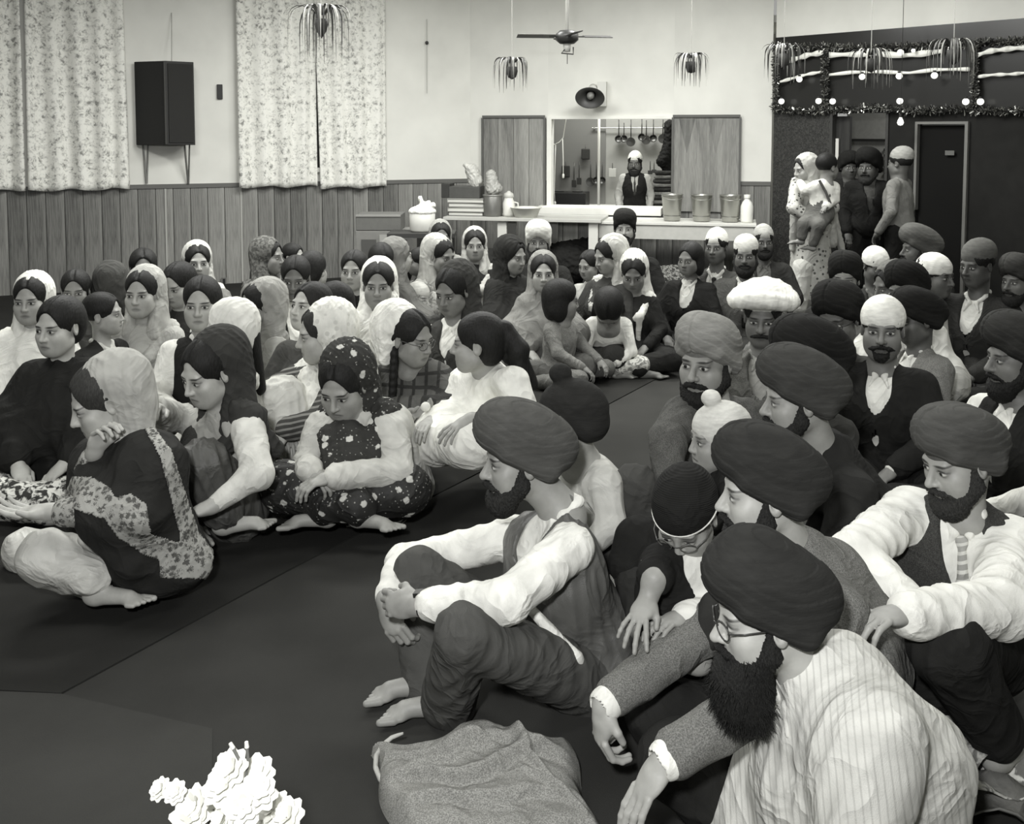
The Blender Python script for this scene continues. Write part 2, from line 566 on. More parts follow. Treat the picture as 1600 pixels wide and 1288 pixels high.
def hair_prims(style='short', kind='m'):
    P = [ell((0, .019, .044), (.083, .103, .087))]
    if style in ('long', 'bun', 'braid', 'pony', 'bob'):
        P += [ell((0, .050, .000), (.080, .070, .090), k=.03)]
    P += [ell((0, -.112, -.030), (.0735, .090, .124), k=.006, op=-1), cap((0, -.15, .02), (0, -.098, .078), .05, .020, k=.03, op=-1)]
    if kind != 'm' or style != 'short':
        P += [cap((0, -.075, .094), (0, -.03, .124), .013, .011, k=.004, op=-1), cap((0, -.03, .124), (0, .02, .136), .011, .007, k=.004, op=-1)]
    for s in (1, -1):
        P += [ell((s * .078, .012, -.020), (.02, .022, .034), k=.01, op=-1)] if style in ('short', 'bun', 'pony', 'braid') else []
    if style == 'short': P += [cap((s * .090, -.075, .005), (s * .092, -.030, .012), .036, .026, k=.006, op=-1) for s in (1, -1)]
    if style == 'bun': P += [ell((0, .118, .0), (.038, .032, .038), k=.015)]
    if style == 'bob': P += [ell((.062, .02, -.055), (.030, .045, .065), k=.03), ell((-.062, .02, -.055), (.030, .045, .065), k=.03), ell((0, .06, -.06), (.07, .035, .06), k=.03)]
    if style == 'long': P += [cap((0, .08, -.04), (0, .10, -.26), .052, .035, k=.03)]
    if style == 'pony': P += [ell((0, .115, .06), (.026, .022, .026), k=.01), cap((0, .125, .055), (.01, .165, -.03), .028, .042, k=.02), cap((.01, .165, -.03), (.03, .17, -.22), .042, .018, k=.02)]
    if style == 'braid':
        for s in (1, -1):
            for i in range(9):
                t = i / 8
                P += [ell((s * (.072 + .012 * t), .02 - .045 * t, -.06 - .25 * t), (.021, .018, .021), k=.012)]
    return P

def beard_prims(style='full', kind='m'):
    P = []
    mo = [cap((.002, -.100, -.0455), (.026, -.092, -.052), .0085, .0075, k=.008), cap((-.002, -.100, -.0455), (-.026, -.092, -.052), .0085, .0075, k=.008),
          cap((.026, -.092, -.052), (.043, -.074, -.060), .0075, .006, k=.008), cap((-.026, -.092, -.052), (-.043, -.074, -.060), .0075, .006, k=.008)]
    if style == 'moustache': return mo
    for s in (1, -1):
        P += [cap((s * .069, -.006, .004), (s * .064, -.014, -.050), .009, .017, k=.02),
              cap((s * .064, -.014, -.050), (s * .036, -.058, -.090), .018, .024, k=.03)]
        P += [ell((s * .046, -.036, -.074), (.021, .034, .026), k=.02)]
    P += [ell((0, -.064, -.094), (.046, .038, .030), k=.03)]
    if style == 'full': P += [ell((0, -.060, -.116), (.044, .040, .034), k=.03)]
    if style == 'long': P += [ell((0, -.062, -.125), (.070, .062, .055), k=.04), ell((0, -.068, -.170), (.066, .058, .050), k=.04)]
    if style == 'goatee': P = [ell((0, -.072, -.088), (.028, .028, .026), k=.02), cap((.030, -.080, -.058), (.022, -.076, -.085), .007, .01, k=.01), cap((-.030, -.080, -.058), (-.022, -.076, -.085), .007, .01, k=.01)]
    P += [ell((0, -.106, -.0625), (.021, .024, .0085), k=.008, op=-1)]
    return P + mo

def turban_prims(style='turban', f=1.0):
    if style == 'turban':
        T = rotx(math.radians(-28))
        P = [ell((0, .032, .072), (.094 * f, .146 * f, .086 * f), R=T),
             ell((0, -.046, .100), (.078 * f, .066 * f, .064 * f), k=.05),
             ell((0, .090, .012), (.076 * f, .066 * f, .060 * f), k=.05),
             ell((.036, .02, .084), (.060 * f, .110 * f, .066 * f), R=T, k=.03),
             ell((-.032, .02, .088), (.060 * f, .110 * f, .068 * f), R=T, k=.03),
             cap((.070 * f, -.045, .050), (.066 * f, .065, -.022), .022, .030, k=.03),
             cap((-.070 * f, -.045, .050), (-.066 * f, .065, -.022), .022, .030, k=.03),
             # brow opening: rising to a point at the middle of the forehead
             ell((0, -.128, -.034), (.092, .104, .098), k=.006, op=-1),
             cap((0, -.14, -.01), (0, -.115, .050), .05, .012, k=.02, op=-1),
             ell((0, -.03, -.090), (.13, .120, .066), k=.006, op=-1)]
        return P
    if style == 'patka':
        return [ell((0, .020, .046), (.086, .106, .088)), ell((0, -.015, .148), (.034, .034, .030), k=.012),
                ell((0, .07, .0), (.078, .052, .05), k=.02), ell((0, -.12, -.05), (.09, .09, .094), k=.006, op=-1),
                ell((0, -.01, -.072), (.13, .09, .07), k=.006, op=-1)]
    if style == 'cap':      # soft cap or knotted kerchief, cut level round the brow
        return [ell((0, .022, .058), (.084, .104, .080)), ell((0, .03, .085), (.078, .092, .066), k=.02),
                ell((0, -.01, -.052), (.14, .16, .085), k=.008, op=-1)]
    if style == 'tallcap':
        return [ell((0, .022, .060), (.082, .100, .074)), cap((0, .02, .06), (0, .024, .082), .078, .070, k=.02),
                ell((0, -.01, -.050), (.14, .16, .085), k=.008, op=-1)]
    if style == 'rollhat':  # white cloth rolled into a broad brim
        P = [ell((0, .03, .07), (.088, .1, .075))]
        pts = [(.122 * math.sin(a_), .02 - .112 * math.cos(a_), .112 - .040 * abs(math.sin(a_)) ** 2) for a_ in np.linspace(0, 2 * PI, 17)]
        for i in range(16): P += [cap(pts[i], pts[i + 1], .029, k=.02)]
        P += [ell((0, .02, .09), (.11, .11, .05), k=.03)]
        P += [ell((0, -.02, -.05), (.105, .17, .105), k=.01, op=-1)]
        return P
    if style == 'crochet':
        return [ell((0, .018, .045), (.084, .103, .088)), ell((0, -.02, -.056), (.14, .16, .085), k=.006, op=-1)]

def turban_disp(f, R):
    def d(P, n):
        w = P[:, 2] * .86 + P[:, 1] * .42 + .42 * np.abs(P[:, 0] + .006) + .004 * np.sin(P[:, 0] * 60)
        w = w + .006 * np.sin(P[:, 1] * 31 + 7 * np.sign(P[:, 0])) + .004 * np.sin(P[:, 2] * 57 + P[:, 1] * 23)
        w = w / (.024 * f)
        fr_ = w - np.floor(w)
        return .0022 * (fr_ ** .8 - .5) - .004 * (np.abs(P[:, 0] + .006) < .004) * (P[:, 1] < -.02)
    return d

def hood_prims(style='hood', f=1.0, back=0.0):
    """headscarf drawn over the hair; back pushes it off the forehead"""
    b = back
    P = [ell((0, .036 + b, .046), (.094 * f, .114, .100 * f)),
         ell((0, .052 + b, -.030), (.090 * f, .082, .110), k=.05),
         cap((.052, .045 + b, -.07), (.085, .035, -.19), .042, .05, k=.05),
         cap((-.052, .045 + b, -.07), (-.085, .035, -.19), .042, .05, k=.05),
         cap((.062 * f, .0 + b * .8, -.07), (.060, -.035, -.20), .026, .04, k=.03),
         cap((-.062 * f, .0 + b * .8, -.07), (-.060, -.035, -.20), .026, .04, k=.03)]
    P += [ell((0, -.124 + b, .0), (.074, .116, .150), k=.006, op=-1),
          cap((0, -.20, -.06), (0, -.13, -.30), .11, .095, k=.02, op=-1)]
    return P

def head_frame(hc, yaw, pitch, roll=0.0):
    return rotz(yaw) @ rotx(pitch) @ roty(roll)

def hand_prims(w, d, n, side=1, curl=.5, s=1.0, spread=.1, thumb=1.0, curls=None):
    """palm, four fingers and a thumb; w wrist, d towards the knuckles, n palm side, thumb towards u*side"""
    d = nrm(d); n = nrm(n - np.dot(n, d) * d); u = np.cross(d, n) * side
    w = np.asarray(w, float)
    R = np.stack([u, d, n], 1)
    P = [ell(w + d * .048 * s, (.038 * s, .050 * s, .0165 * s), R=R, k=.012),
         cap(w - d * .01 * s, w + d * .03 * s, .024 * s, .024 * s, k=.02),
         ell(w + d * .035 * s + u * .022 * s + n * .008 * s, (.018 * s, .030 * s, .016 * s), R=R, k=.012)]
    L = [(.043, .027, .021), (.047, .031, .023), (.043, .029, .022), (.034, .022, .019)]
    for i in range(4):
        off = .028 - .0185 * i
        c = (curls[i] if curls else curl) * (1 + .06 * (i - 1.5))
        p = w + d * (.088 - .004 * abs(i - 1)) * s + u * off * s
        dd = nrm(d + u * spread * (1.5 - i) * .35)
        a = c * .9
        r = (.0088, .009, .0086, .0076)[i] * s
        for j in range(3):
            a += c * (.55, 1.0, .7)[j] if j else 0
            q = p + (dd * math.cos(a) + n * math.sin(a)) * L[i][j] * s
            P += [cap(p, q, r * (1.06 - .09 * j), r * (1.0 - .1 * j), k=.004)]
            p = q
    t0 = w + d * .022 * s + u * .028 * s + n * .006 * s
    t1 = t0 + (u * .55 + d * .70 + n * .35 * thumb) * .036 * s
    t2 = t1 + nrm(u * (.35 - .5 * curl) + d * .9 + n * (.3 + .5 * curl) * thumb) * .030 * s
    P += [cap(t0, t1, .0125 * s, .0105 * s, k=.01), cap(t1, t2, .0105 * s, .0085 * s, k=.004)]
    return P

def foot_prims(an, toe, s=1.0):
    an = np.asarray(an, float); toe = np.asarray(toe, float)
    d = nrm(toe - an); f = d.copy(); f[2] = 0; f = nrm(f); r = np.cross(f, V(0, 0, 1))
    L = .20 * s
    base = an.copy(); base[2] = max(an[2] - .055 * s, .035 * s)
    P = [cap(an, base - f * .015 * s, .036 * s, .034 * s, k=.02),
         cap(base + f * .01, base + f * .12 * s, .034 * s, .024 * s, k=.03),
         ell(base + f * .14 * s + V(0, 0, -.012 * s), (.042 * s, .03 * s, .016 * s), R=np.stack([r, f, V(0, 0, 1)], 1), k=.02)]
    for i in range(5):
        o = (i - 2) * .0165 * s
        ln = (.040, .038, .034, .029, .023)[i] * s
        b0 = base + f * (.155 - .006 * i) * s + r * o + V(0, 0, -.014 * s)
        P += [cap(b0, b0 + f * ln, (.012 if i == 0 else .0085) * s, (.0105 if i == 0 else .0075) * s, k=.004)]
    return P

# seated poses: joints in metres, facing -y, x positive = the person's left, adult size
POSES = {
 'cross': dict(pel=(0, 0, .12), chest=(0, -.03, .39), neck=(0, -.02, .60), shL=(.168, -.02, .530), elL=(.25, -.12, .33), wrL=(.10, -.30, .22),
               hipL=(.10, -.03, .11), knL=(.31, -.34, .13), anL=(-.08, -.38, .07)),
 'kneeup': dict(pel=(0, 0, .12), chest=(0, -.06, .40), neck=(0, -.07, .60), shL=(.168, -.06, .530), elL=(.24, -.26, .40), wrL=(.06, -.44, .42),
               hipL=(.10, -.03, .12), knL=(.13, -.38, .46), anL=(.10, -.50, .08)),
 'sides': dict(pel=(0, 0, .12), chest=(0, -.03, .40), neck=(0, -.03, .60), shL=(.168, -.02, .530), elL=(.25, -.14, .34), wrL=(.16, -.36, .22),
               hipL=(.10, -.03, .11), knL=(.26, -.38, .14), anL=(.32, .02, .07)),
 'bow': dict(pel=(0, .0, .12), chest=(0, -.12, .36), neck=(0, -.24, .50), shL=(.175, -.20, .48), elL=(.24, -.30, .24), wrL=(.07, -.44, .16),
               hipL=(.10, -.03, .11), knL=(.31, -.34, .13), anL=(-.08, -.38, .07)),
 'stand': dict(pel=(0, 0, .92), chest=(0, -.01, 1.20), neck=(0, 0, 1.40), shL=(.172, 0, 1.335), elL=(.24, .02, 1.08), wrL=(.22, -.12, .86),
               hipL=(.095, 0, .88), knL=(.10, -.01, .48), anL=(.10, .03, .09)),
}

def skeleton(pose, s=1.0, fem=False):
    J = {}
    for k_, v_ in POSES[pose].items():
        v_ = np.array(v_, float)
        if fem and k_[:2] in ('sh', 'el'): v_[0] *= .90
        J[k_] = v_ * s
        if k_.endswith('L'):
            J[k_[:-1] + 'R'] = v_ * V(-1, 1, 1) * s
    if pose == 'cross':   # shins cross
        J['anR'] = J['anR'] + V(0, -.05, .01) * s
    return J

def chest_frame(J):
    up = nrm(J['neck'] - J['pel']); r = nrm(J['shL'] - J['shR']); r = nrm(r - up * np.dot(r, up))
    return np.stack([r, np.cross(up, r), up], 1)      # columns: left, back, up

def torso_prims(J, s, inf=0.0, fem=False, loose=0.0, low=None):
    R = chest_frame(J); w = .155 if fem else .172
    P = [ell(J['pel'] + R @ V(0, .0, .0), ((.165 + inf) * s, (.125 + inf + loose) * s, (.12 + inf) * s), R=R, k=.05),
         cap(lerp(J['pel'], J['chest'], .3), J['chest'], (.125 + inf + loose) * s, (.128 + inf) * s, k=.06),
         ell(J['chest'], ((w + inf) * s, (.115 + inf) * s, (.165 + inf) * s), R=R, k=.05),
         cap(J['shL'] * .82 + J['shR'] * .18, J['shR'] * .82 + J['shL'] * .18, (.050 + inf) * s, (.050 + inf) * s, k=.06),
         cap(lerp(J['chest'], J['neck'], .6), J['neck'], (.075 + inf * .6) * s, (.056 + inf * .3) * s, k=.05)]
    if fem:
        for sd in (1, -1):
            P += [ell(J['chest'] + R @ (V(sd * .07, -.085, .02) * s), (.058 * s, .05 * s, .058 * s), k=.05)]
    return P

def sleeve_prims(J, s, inf=0.0, sides='LR', end=1.0, cuff=0.0):
    P = []
    for sd in sides:
        sh, el_, wr = J['sh' + sd], J['el' + sd], J['wr' + sd]
        e = lerp(el_, wr, end)
        P += [cap(sh, el_, (.056 + inf) * s, (.047 + inf) * s, k=.04),
              cap(el_, e, (.046 + inf) * s, (.036 + inf + cuff) * s, k=.015)]
    return P

def leg_prims(J, s, inf=0.0, sides='LR', end=.93, flare=0.0):
    P = []
    for sd in sides:
        h_, k_, a_ = J['hip' + sd], J['kn' + sd], J['an' + sd]
        e = lerp(k_, a_, end)
        P += [cap(h_, k_, (.092 + inf) * s, (.064 + inf) * s, k=.05),
              cap(k_, e, (.062 + inf) * s, (.044 + inf + flare) * s, k=.02)]
    return P

def mesh_obj(name, parts, mat, parent, hp=None, smooth=True):
    P, Q = join(parts) if isinstance(parts, list) else parts
    if len(P) == 0: return None
    me = mesh_quads(name, P, Q, smooth)
    if hp is not None:
        at_ = me.attributes.new('hp', 'FLOAT_VECTOR', 'POINT')
        at_.data.foreach_set('vector', np.asarray(hp, np.float32).ravel())
    return link(name, me, mat, parent)

def tri_tubes(rings, r):
    m = MB()
    for pts in rings: m.tube(pts, r, 6)
    return m

class Person:
    """J: joints in a frame whose origin is `loc`; head given by its centre, yaw and pitch"""
    def __init__(s, label, loc, J, hc, hyaw, hpitch=0.0, roll=0.0, hs=1.0, s_=1.0, kind='m', group=None, px=None, tone=165, category='person', stubble=0.0):
        s.root = empty('person', tuple(loc), label, category, group)
        s.loc = np.asarray(loc, float); s.J = J; s.hc = np.asarray(hc, float)
        s.R = head_frame(hc, hyaw, hpitch, roll); s.hs = hs; s.s = s_; s.kind = kind
        s.px = px or max(s.loc[1], 1.5) / F          # metres per pixel at this depth
        s.hh = max(.0024, min(.0085, s.px * 1.25)); s.gh = max(.0075, min(.02, s.px * 3.0))
        s.skin = skin(tone, 1.0 if kind != 'c' else .8, stubble)
        s.seed = abs(hash_(label)) % 100000
        s.fem = kind == 'f'
    def head_to(s, P): return (s.R @ (P * s.hs).T).T + s.hc
    def body(s, hands=None, feet=True, arm_from=.62, hand_spec=None, extra=None, bare_arms='', hide_head=False):
        J = s.J
        nk = s.R.T @ (J['neck'] - s.hc) / s.hs
        hp = head_prims(s.kind) + [cap((0, .022, -.045), nk, .050 if s.kind == 'm' else .043, .056 if s.kind == 'm' else .046, k=.03),
                                   ell(nk + s.R.T @ V(0, 0, -.03), (.075, .06, .05), k=.04)]
        P, Q = polygonise(hp, s.hh / s.hs)
        parts = [(s.head_to(P), Q)]; hps = [P]
        prims = []
        sides = 'LR' if hands is None else hands
        for sd in sides:
            spec = (hand_spec or {}).get(sd, {})
            el_, wr = J['el' + sd], J['wr' + sd]
            d = nrm(wr - el_)
            hd = nrm(np.asarray(spec.get('d', d), float)); hn = np.asarray(spec.get('n', (0, 0, -1)), float)
            start = lerp(el_, wr, arm_from)
            pr = [cap(start, wr, .036 * s.s, .027 * s.s, k=.01)]
            if sd in bare_arms: pr = [cap(lerp(J['sh' + sd], el_, .55), el_, .044 * s.s, .038 * s.s, k=.02), cap(el_, wr, .040 * s.s, .027 * s.s, k=.02)]
            side = spec.get('side', 1 if sd == 'R' else -1)
            pr += hand_prims(wr, hd, hn, side, spec.get('curl', .5), s.s * spec.get('s', 1.0), spec.get('spread', .1), curls=spec.get('curls'))
            P2, Q2 = polygonise(pr, max(.0032, min(.007, s.px * 1.5)))
            parts.append((P2, Q2)); hps.append(np.tile([0, 1, 0], (len(P2), 1)))
        if feet:
            for sd in (feet if isinstance(feet, str) else 'LR'):
                an = J['an' + sd]; toe = J.get('toe' + sd)
                if toe is None:
                    f = nrm(V(an[0], an[1], 0) - V(J['kn' + sd][0], J['kn' + sd][1], 0)) if 'stand' not in J else V(0, -1, 0)
                    toe = an + f * .2 * s.s
                pr = [cap(lerp(J['kn' + sd], an, .7), an, .042 * s.s, .034 * s.s, k=.01)] + foot_prims(an, toe, s.s)
                P2, Q2 = polygonise(pr, max(.0038, min(.008, s.px * 1.6)))
                parts.append((P2, Q2)); hps.append(np.tile([0, 1, 0], (len(P2), 1)))
        # trunk and limbs under the clothes, joining head, hands and feet
        core = [cap(J['neck'] + V(0, 0, -.02), J['chest'], .05 * s.s, .09 * s.s, k=.05), cap(J['chest'], J['pel'], .09 * s.s, .10 * s.s, k=.05)]
        for sd in 'LR':
            core += [cap(J['neck'] + (J['sh' + sd] - J['neck']) * .2 + V(0, 0, -.03), J['sh' + sd], .035 * s.s, .042 * s.s, k=.03), cap(J['sh' + sd], J['el' + sd], .040 * s.s, .032 * s.s, k=.02),
                     cap(J['el' + sd], J['wr' + sd], .032 * s.s, .024 * s.s, k=.02),
                     cap(J['hip' + sd], J['kn' + sd], .070 * s.s, .048 * s.s, k=.03), cap(J['kn' + sd], J['an' + sd], .046 * s.s, .032 * s.s, k=.02)]
        P2, Q2 = polygonise(core, max(.016, s.gh))
        parts.append((P2, Q2)); hps.append(np.tile([0, 1, 0], (len(P2), 1)))
        P, Q = join(parts)
        s.body_o = mesh_obj('body', (P, Q), s.skin, s.root, np.concatenate(hps))
        return s
    def headpart(s, name, prims, mat, disp=None, h=None, label=None):
        P, Q = polygonise(prims, (h or s.hh * 1.25) / s.hs, disp)
        o = mesh_obj(name, (s.head_to(P), Q), mat, s.root)
        if label and o: o['label'] = label
        return o
    def hair(s, style='short', t=34): return s.headpart('hair', hair_prims(style, s.kind), hair_mat(t), folds(s.seed, .0008, .03, (3, 1, .5)))
    def beard(s, style='full', t=32):
        r = folds(s.seed + 3, .0030 if style != 'moustache' else .001, .022, (1.6, 1.6, .5))
        return s.headpart('beard' if style != 'moustache' else 'moustache', beard_prims(style), beard_mat(t), r)
    def turban(s, t=60, style='turban', f=1.0, kind='turban', name=None, under=None, R=None, extra=[]):
        nm = name or {'turban': 'turban', 'patka': 'patka', 'cap': 'cap', 'tallcap': 'cap', 'rollhat': 'hat', 'crochet': 'cap'}[style]
        o = s.headpart(nm, extra + turban_prims(style, f), cloth(t, kind), turban_disp(f, None) if style == 'turban' else folds(s.seed, .0012, .06))
        if under is not None and style == 'turban':
            s.headpart('under_turban', [ell((0, .018, .046), (.079, .099, .083)), ell((0, -.02, -.046), (.13, .16, .085), k=.006, op=-1)], cloth(under))
        return o
    def hood(s, t=200, kind='plain', f=1.0, back=0.0, t2=None, extra=None, name='headscarf', amp=.004):
        pr = hood_prims('hood', f, back)
        sh = []
        P, Q = polygonise(pr, s.hh * 1.4 / s.hs, folds(s.seed + 5, amp * .6, .06, (1, 1, .4)))
        R = chest_frame(s.J); q = s.s; J = s.J
        f0 = J['chest'] + R @ (V(0, -.135, .03) * q)
        dr = [cap(lerp(J['neck'], J['shL'], .85) + R @ (V(0, .02, .03) * q), f0 + R @ (V(.05, 0, .03) * q), .052 * q, .034 * q, k=.04),
              cap(lerp(J['neck'], J['shR'], .85) + R @ (V(0, .02, .03) * q), f0 + R @ (V(-.04, 0, .0) * q), .052 * q, .034 * q, k=.04),
              cap(lerp(J['neck'], J['shL'], .8) + R @ (V(0, .05, .02) * q), lerp(J['neck'], J['shR'], .8) + R @ (V(0, .05, .02) * q), .055 * q, .055 * q, k=.05),
              cap(f0 + R @ (V(.05, 0, .03) * q), f0 + R @ (V(.03, .01, -.20) * q), .034 * q, .028 * q, k=.03)]
        dr += extra or []
        P2, Q2 = polygonise(dr, s.gh, folds(s.seed + 6, .006 * q, .07, (1, 1, .5)))
        return mesh_obj(name, [(s.head_to(P), Q), (P2, Q2)], cloth(t, kind, t2), s.root)
    def garment(s, name, prims, t, kind='plain', t2=None, amp=.005, wl=.09, h=None, stretch=(1, 1, .45), label=None, mat=None, rough=.9):
        P, Q = polygonise(prims, h or s.gh, folds(s.seed + len(prims), amp * s.s * .62, wl * s.s * 1.35, stretch))
        o = mesh_obj(name, (P, Q), mat or cloth(t, kind, t2, rough), s.root)
        if label and o: o['label'] = label
        return o
    def vneck(s, w=.05, depth=.26, wide=.0):
        """carve of the front opening, narrow at the waist, open at the collar"""
        R = chest_frame(s.J); J = s.J; q = s.s
        top = J['neck'] + R @ (V(0, -.10, .03) * q); bot = J['neck'] + R @ (V(0, -.16, -depth) * q)
        return [cap(top, bot, (w + .012) * q, .010 * q, k=.01, op=-1), cap(J['neck'] + R @ V(0, -.05 * q, .04 * q), J['neck'] + R @ V(0, -.14 * q, -.06 * q), w * q, (w * .8) * q, k=.01, op=-1)]
    def lapels(s):
        R = chest_frame(s.J); J = s.J; q = s.s; P = []
        for sd in (1, -1):
            a = J['neck'] + R @ (V(sd * .072, .0, .012) * q); b = J['neck'] + R @ (V(sd * .082, -.105, -.10) * q); c = J['neck'] + R @ (V(sd * .020, -.150, -.33) * q)
            P += [cap(a, b, .016 * q, .024 * q, k=.006), cap(b, c, .024 * q, .012 * q, k=.006)]
        return P
    def tie(s, t=60, kind='plain'):
        R = chest_frame(s.J); J = s.J; q = s.s
        a = J['neck'] + R @ (V(0, -.092, -.035) * q); b = J['neck'] + R @ (V(0, -.143, -.14) * q); c = J['neck'] + R @ (V(0, -.150, -.30) * q)
        pr = [ell(a, (.017 * q, .012 * q, .02 * q), R=R), cap(a, b, .010 * q, .017 * q, k=.01), cap(b, c, .017 * q, .022 * q, k=.01)]
        return s.garment('tie', pr, t, kind, amp=.0, h=max(.004, s.px * 1.6))
    def collar(s, t=235):
        R = chest_frame(s.J); J = s.J; q = s.s
        pr = []
        for sd in (1, -1):
            pr += [cap(J['neck'] + R @ (V(sd * .045, .03, .030) * q), J['neck'] + R @ (V(sd * .050, -.030, .012) * q), .014 * q, .014 * q, k=.01),
                   cap(J['neck'] + R @ (V(sd * .050, -.030, .012) * q), J['neck'] + R @ (V(sd * .018, -.074, -.022) * q), .014 * q, .012 * q, k=.01),
                   cap(J['neck'] + R @ (V(sd * .018, -.074, -.022) * q), J['neck'] + R @ (V(sd * .040, -.096, -.066) * q), .012 * q, .006 * q, k=.01)]
        pr += [cap(J['neck'] + R @ (V(-.045, .035, .03) * q), J['neck'] + R @ (V(.045, .035, .03) * q), .016 * q, .016 * q, k=.01)]
        return s.garment('collar', pr, t, amp=0, h=max(.004, s.px * 1.8))
    def glasses(s, t=40, lens=False, big=1.0):
        m = MB(); B = s.hs
        for sd in (1, -1):
            ring = []
            for k_ in range(17):
                w = 2 * PI * k_ / 16
                ring.append(V(sd * .033 + .021 * big * math.cos(w), -.094 + .006 * math.cos(w) * sd, .003 + .0175 * big * math.sin(w)))
            m.tube([s.head_to(p[None])[0] for p in ring], .0016 * B, 6, caps=False)
            m.tube([s.head_to(V(*p)[None])[0] for p in ((sd * .054 * big, -.091, .008), (sd * .072, -.06, .008), (sd * .078, .0, .008))], .0016 * B, 6)
        m.tube([s.head_to(V(*p)[None])[0] for p in ((.012, -.098, .006), (0, -.102, .009), (-.012, -.098, .006))], .0016 * B, 6)
        return m.build('glasses', plain('spectacle_frame', t, .3, 0), s.root, smooth=True)

def hash_(t):
    h = 7
    for c in t: h = (h * 131 + ord(c)) % 1000003
    return h

# ------------------------------------------------------------------ the hall
WAINS = 1.10
CEIL = 3.70
pC = at(735, 281, 1.0)
def depth_for(px, py, z):
    r = ray(px, py); return (z - CAMZ) / r[2] * r[1]
def wpt(px, py): 
    Y = depth_for(px, py, WAINS); return at(px, py, Y)
cL, cC, cR = wpt(203, 291), wpt(735, 281), wpt(1200, 286)
dLw = nrm(V(cC[0] - cL[0], cC[1] - cL[1], 0)); dBw = nrm(V(cR[0] - cC[0], cR[1] - cC[1], 0))
nL = V(dLw[1], -dLw[0], 0); nB = V(dBw[1], -dBw[0], 0)      # both point into the hall
corner = V(cC[0], cC[1], 0)
def on_plane(px, py, p0, n, off=0.0):
    r = ray(px, py); o = V(0, 0, CAMZ)
    q = np.asarray(p0) + np.asarray(n) * off
    return o + r * (np.dot(q - o, n) / np.dot(r, n))
def onL(px, py, off=0.0): return on_plane(px, py, corner, nL, off)
def onB(px, py, off=0.0): return on_plane(px, py, corner, nB, off)

class Wall:
    """a wall's own frame: s along it from the corner, z up, n into the hall"""
    def __init__(w, o, d, n): w.o, w.d, w.n = np.array(o), np.array(d), np.array(n); w.R = np.stack([d, -n, V(0, 0, 1)], 1)
    def p(w, s, z, off=0.0): return w.o + w.d * s + w.n * off + V(0, 0, z)
    def s_of(w, P): return float(np.dot(P - w.o, w.d))
WL = Wall(corner, dLw, nL)
WB = Wall(corner, dBw, nB)

def slab(name, W, s0, s1, z0, z1, mat, off=0.0, th=.1, parent=None):
    """a panel whose face is at `off` in front of the wall line and which is th thick"""
    m = MB(); c = W.p((s0 + s1) / 2, (z0 + z1) / 2, off - th / 2)
    m.box(V(0, 0, 0), (s1 - s0, th, z1 - z0), W.R)
    return m.build(name, mat, parent, tuple(c))

# materials of the shell
def m_wall():
    a = NT('painted_wall'); c = a.ramp(a.noise(2.2, 4), [(.3, col(212)), (.7, col(224))]); a.bump(a.noise(120, 3), .12, .004); return a.out(c, .85)
def m_wood(name, t, scale=1.0, vertical=True):
    a = NT(name)
    v = a.mapping((9 * scale, 9 * scale, .55 * scale))
    w = a.noise(2.2, 7, vec=v, rough=.65, dist=1.1)
    w2 = a.noise(11, 4, vec=a.mapping((14, 14, .7)))
    f = a.math('ADD', a.math('MULTIPLY', w, .65), a.math('MULTIPLY', w2, .35))
    oi = a.n('ShaderNodeObjectInfo')
    k_ = a.math('ADD', a.math('MULTIPLY', oi.outputs['Random'], .22), a.math('SUBTRACT', f, .11))
    c = a.ramp(k_, [(.30, col(t * .62)), (.47, col(t * .92)), (.62, col(t * 1.12)), (.75, col(t * 1.3))])
    a.bump(f, .2, .004)
    return a.out(c, .55, 0, .35)
def m_carpet(name, t):
    a = NT(name); w = a.noise(1.4, 5, rough=.6); w2 = a.noise(320, 2)
    v = a.voro(2.3, out='Distance')
    c = a.ramp(w, [(.3, col(t, .84)), (.7, col(t, 1.13))])
    specks = a.ramp(a.voro(9.0), [(.0, (1, 1, 1, 1)), (.012, (0, 0, 0, 1))])
    c = a.mix(specks, c, col(150))
    a.bump(w2, .35, .004); return a.out(c, .97, 0, .04)
M_WALL = m_wall(); M_WOOD = m_wood('wood_panel', 124); M_PLY = m_wood('plywood', 132, .5)
M_WHITE = plain('white_paint', 226, .6, nz=.05, nscale=6)
M_DARKW = m_wood('dark_board', 48)

# floor and the cloths spread on it
m = MB(); m.box((0, 6.5, -.05), (16, 17, .1)); fo_ = m.build('floor', m_carpet('grey_carpet', 57)); tag(fo_, kind='structure')
def sheet(name, pix, t, th, label, cat='rug', z=0.0):
    pts = [onz(x, y, z) if not isinstance(x, tuple) else x for x, y in pix]
    m = MB(); n = len(pts)
    rows = [[V(p[0], p[1], z), V(p[0], p[1], z + th)] for p in pts]
    v = [r[0] for r in rows] + [r[1] for r in rows]
    f = [tuple(range(n, 2 * n))] + [(i, (i + 1) % n, n + (i + 1) % n, n + i) for i in range(n)]
    m.add(v, f); o = m.build(name, m_carpet(name + '_cloth_%d' % t, t)); tag(o, label, cat); return o
sheet('floor_sheet', [(-700, 1045), (95, 1086), (450, 893), (752, 738), (1050, 580), (1085, 562), (600, 420), (-900, 420)], 46, .006,
      'dark floor sheet spread under the women on the left side of the hall')
sheet('floor_sheet', [(700, 563), (1084, 558), (1350, 470), (1700, 440), (1500, 400), (700, 400)], 34, .004, 'black floor sheet stretching across the far end before the serving tables', z=.0068)
sheet('floor_sheet', [(330, 1400), (332, 1141), (95, 1086), (-300, 1070), (-600, 1400)], 62, .004, 'short grey carpet piece along the bottom left, beyond the end of the dark sheet')

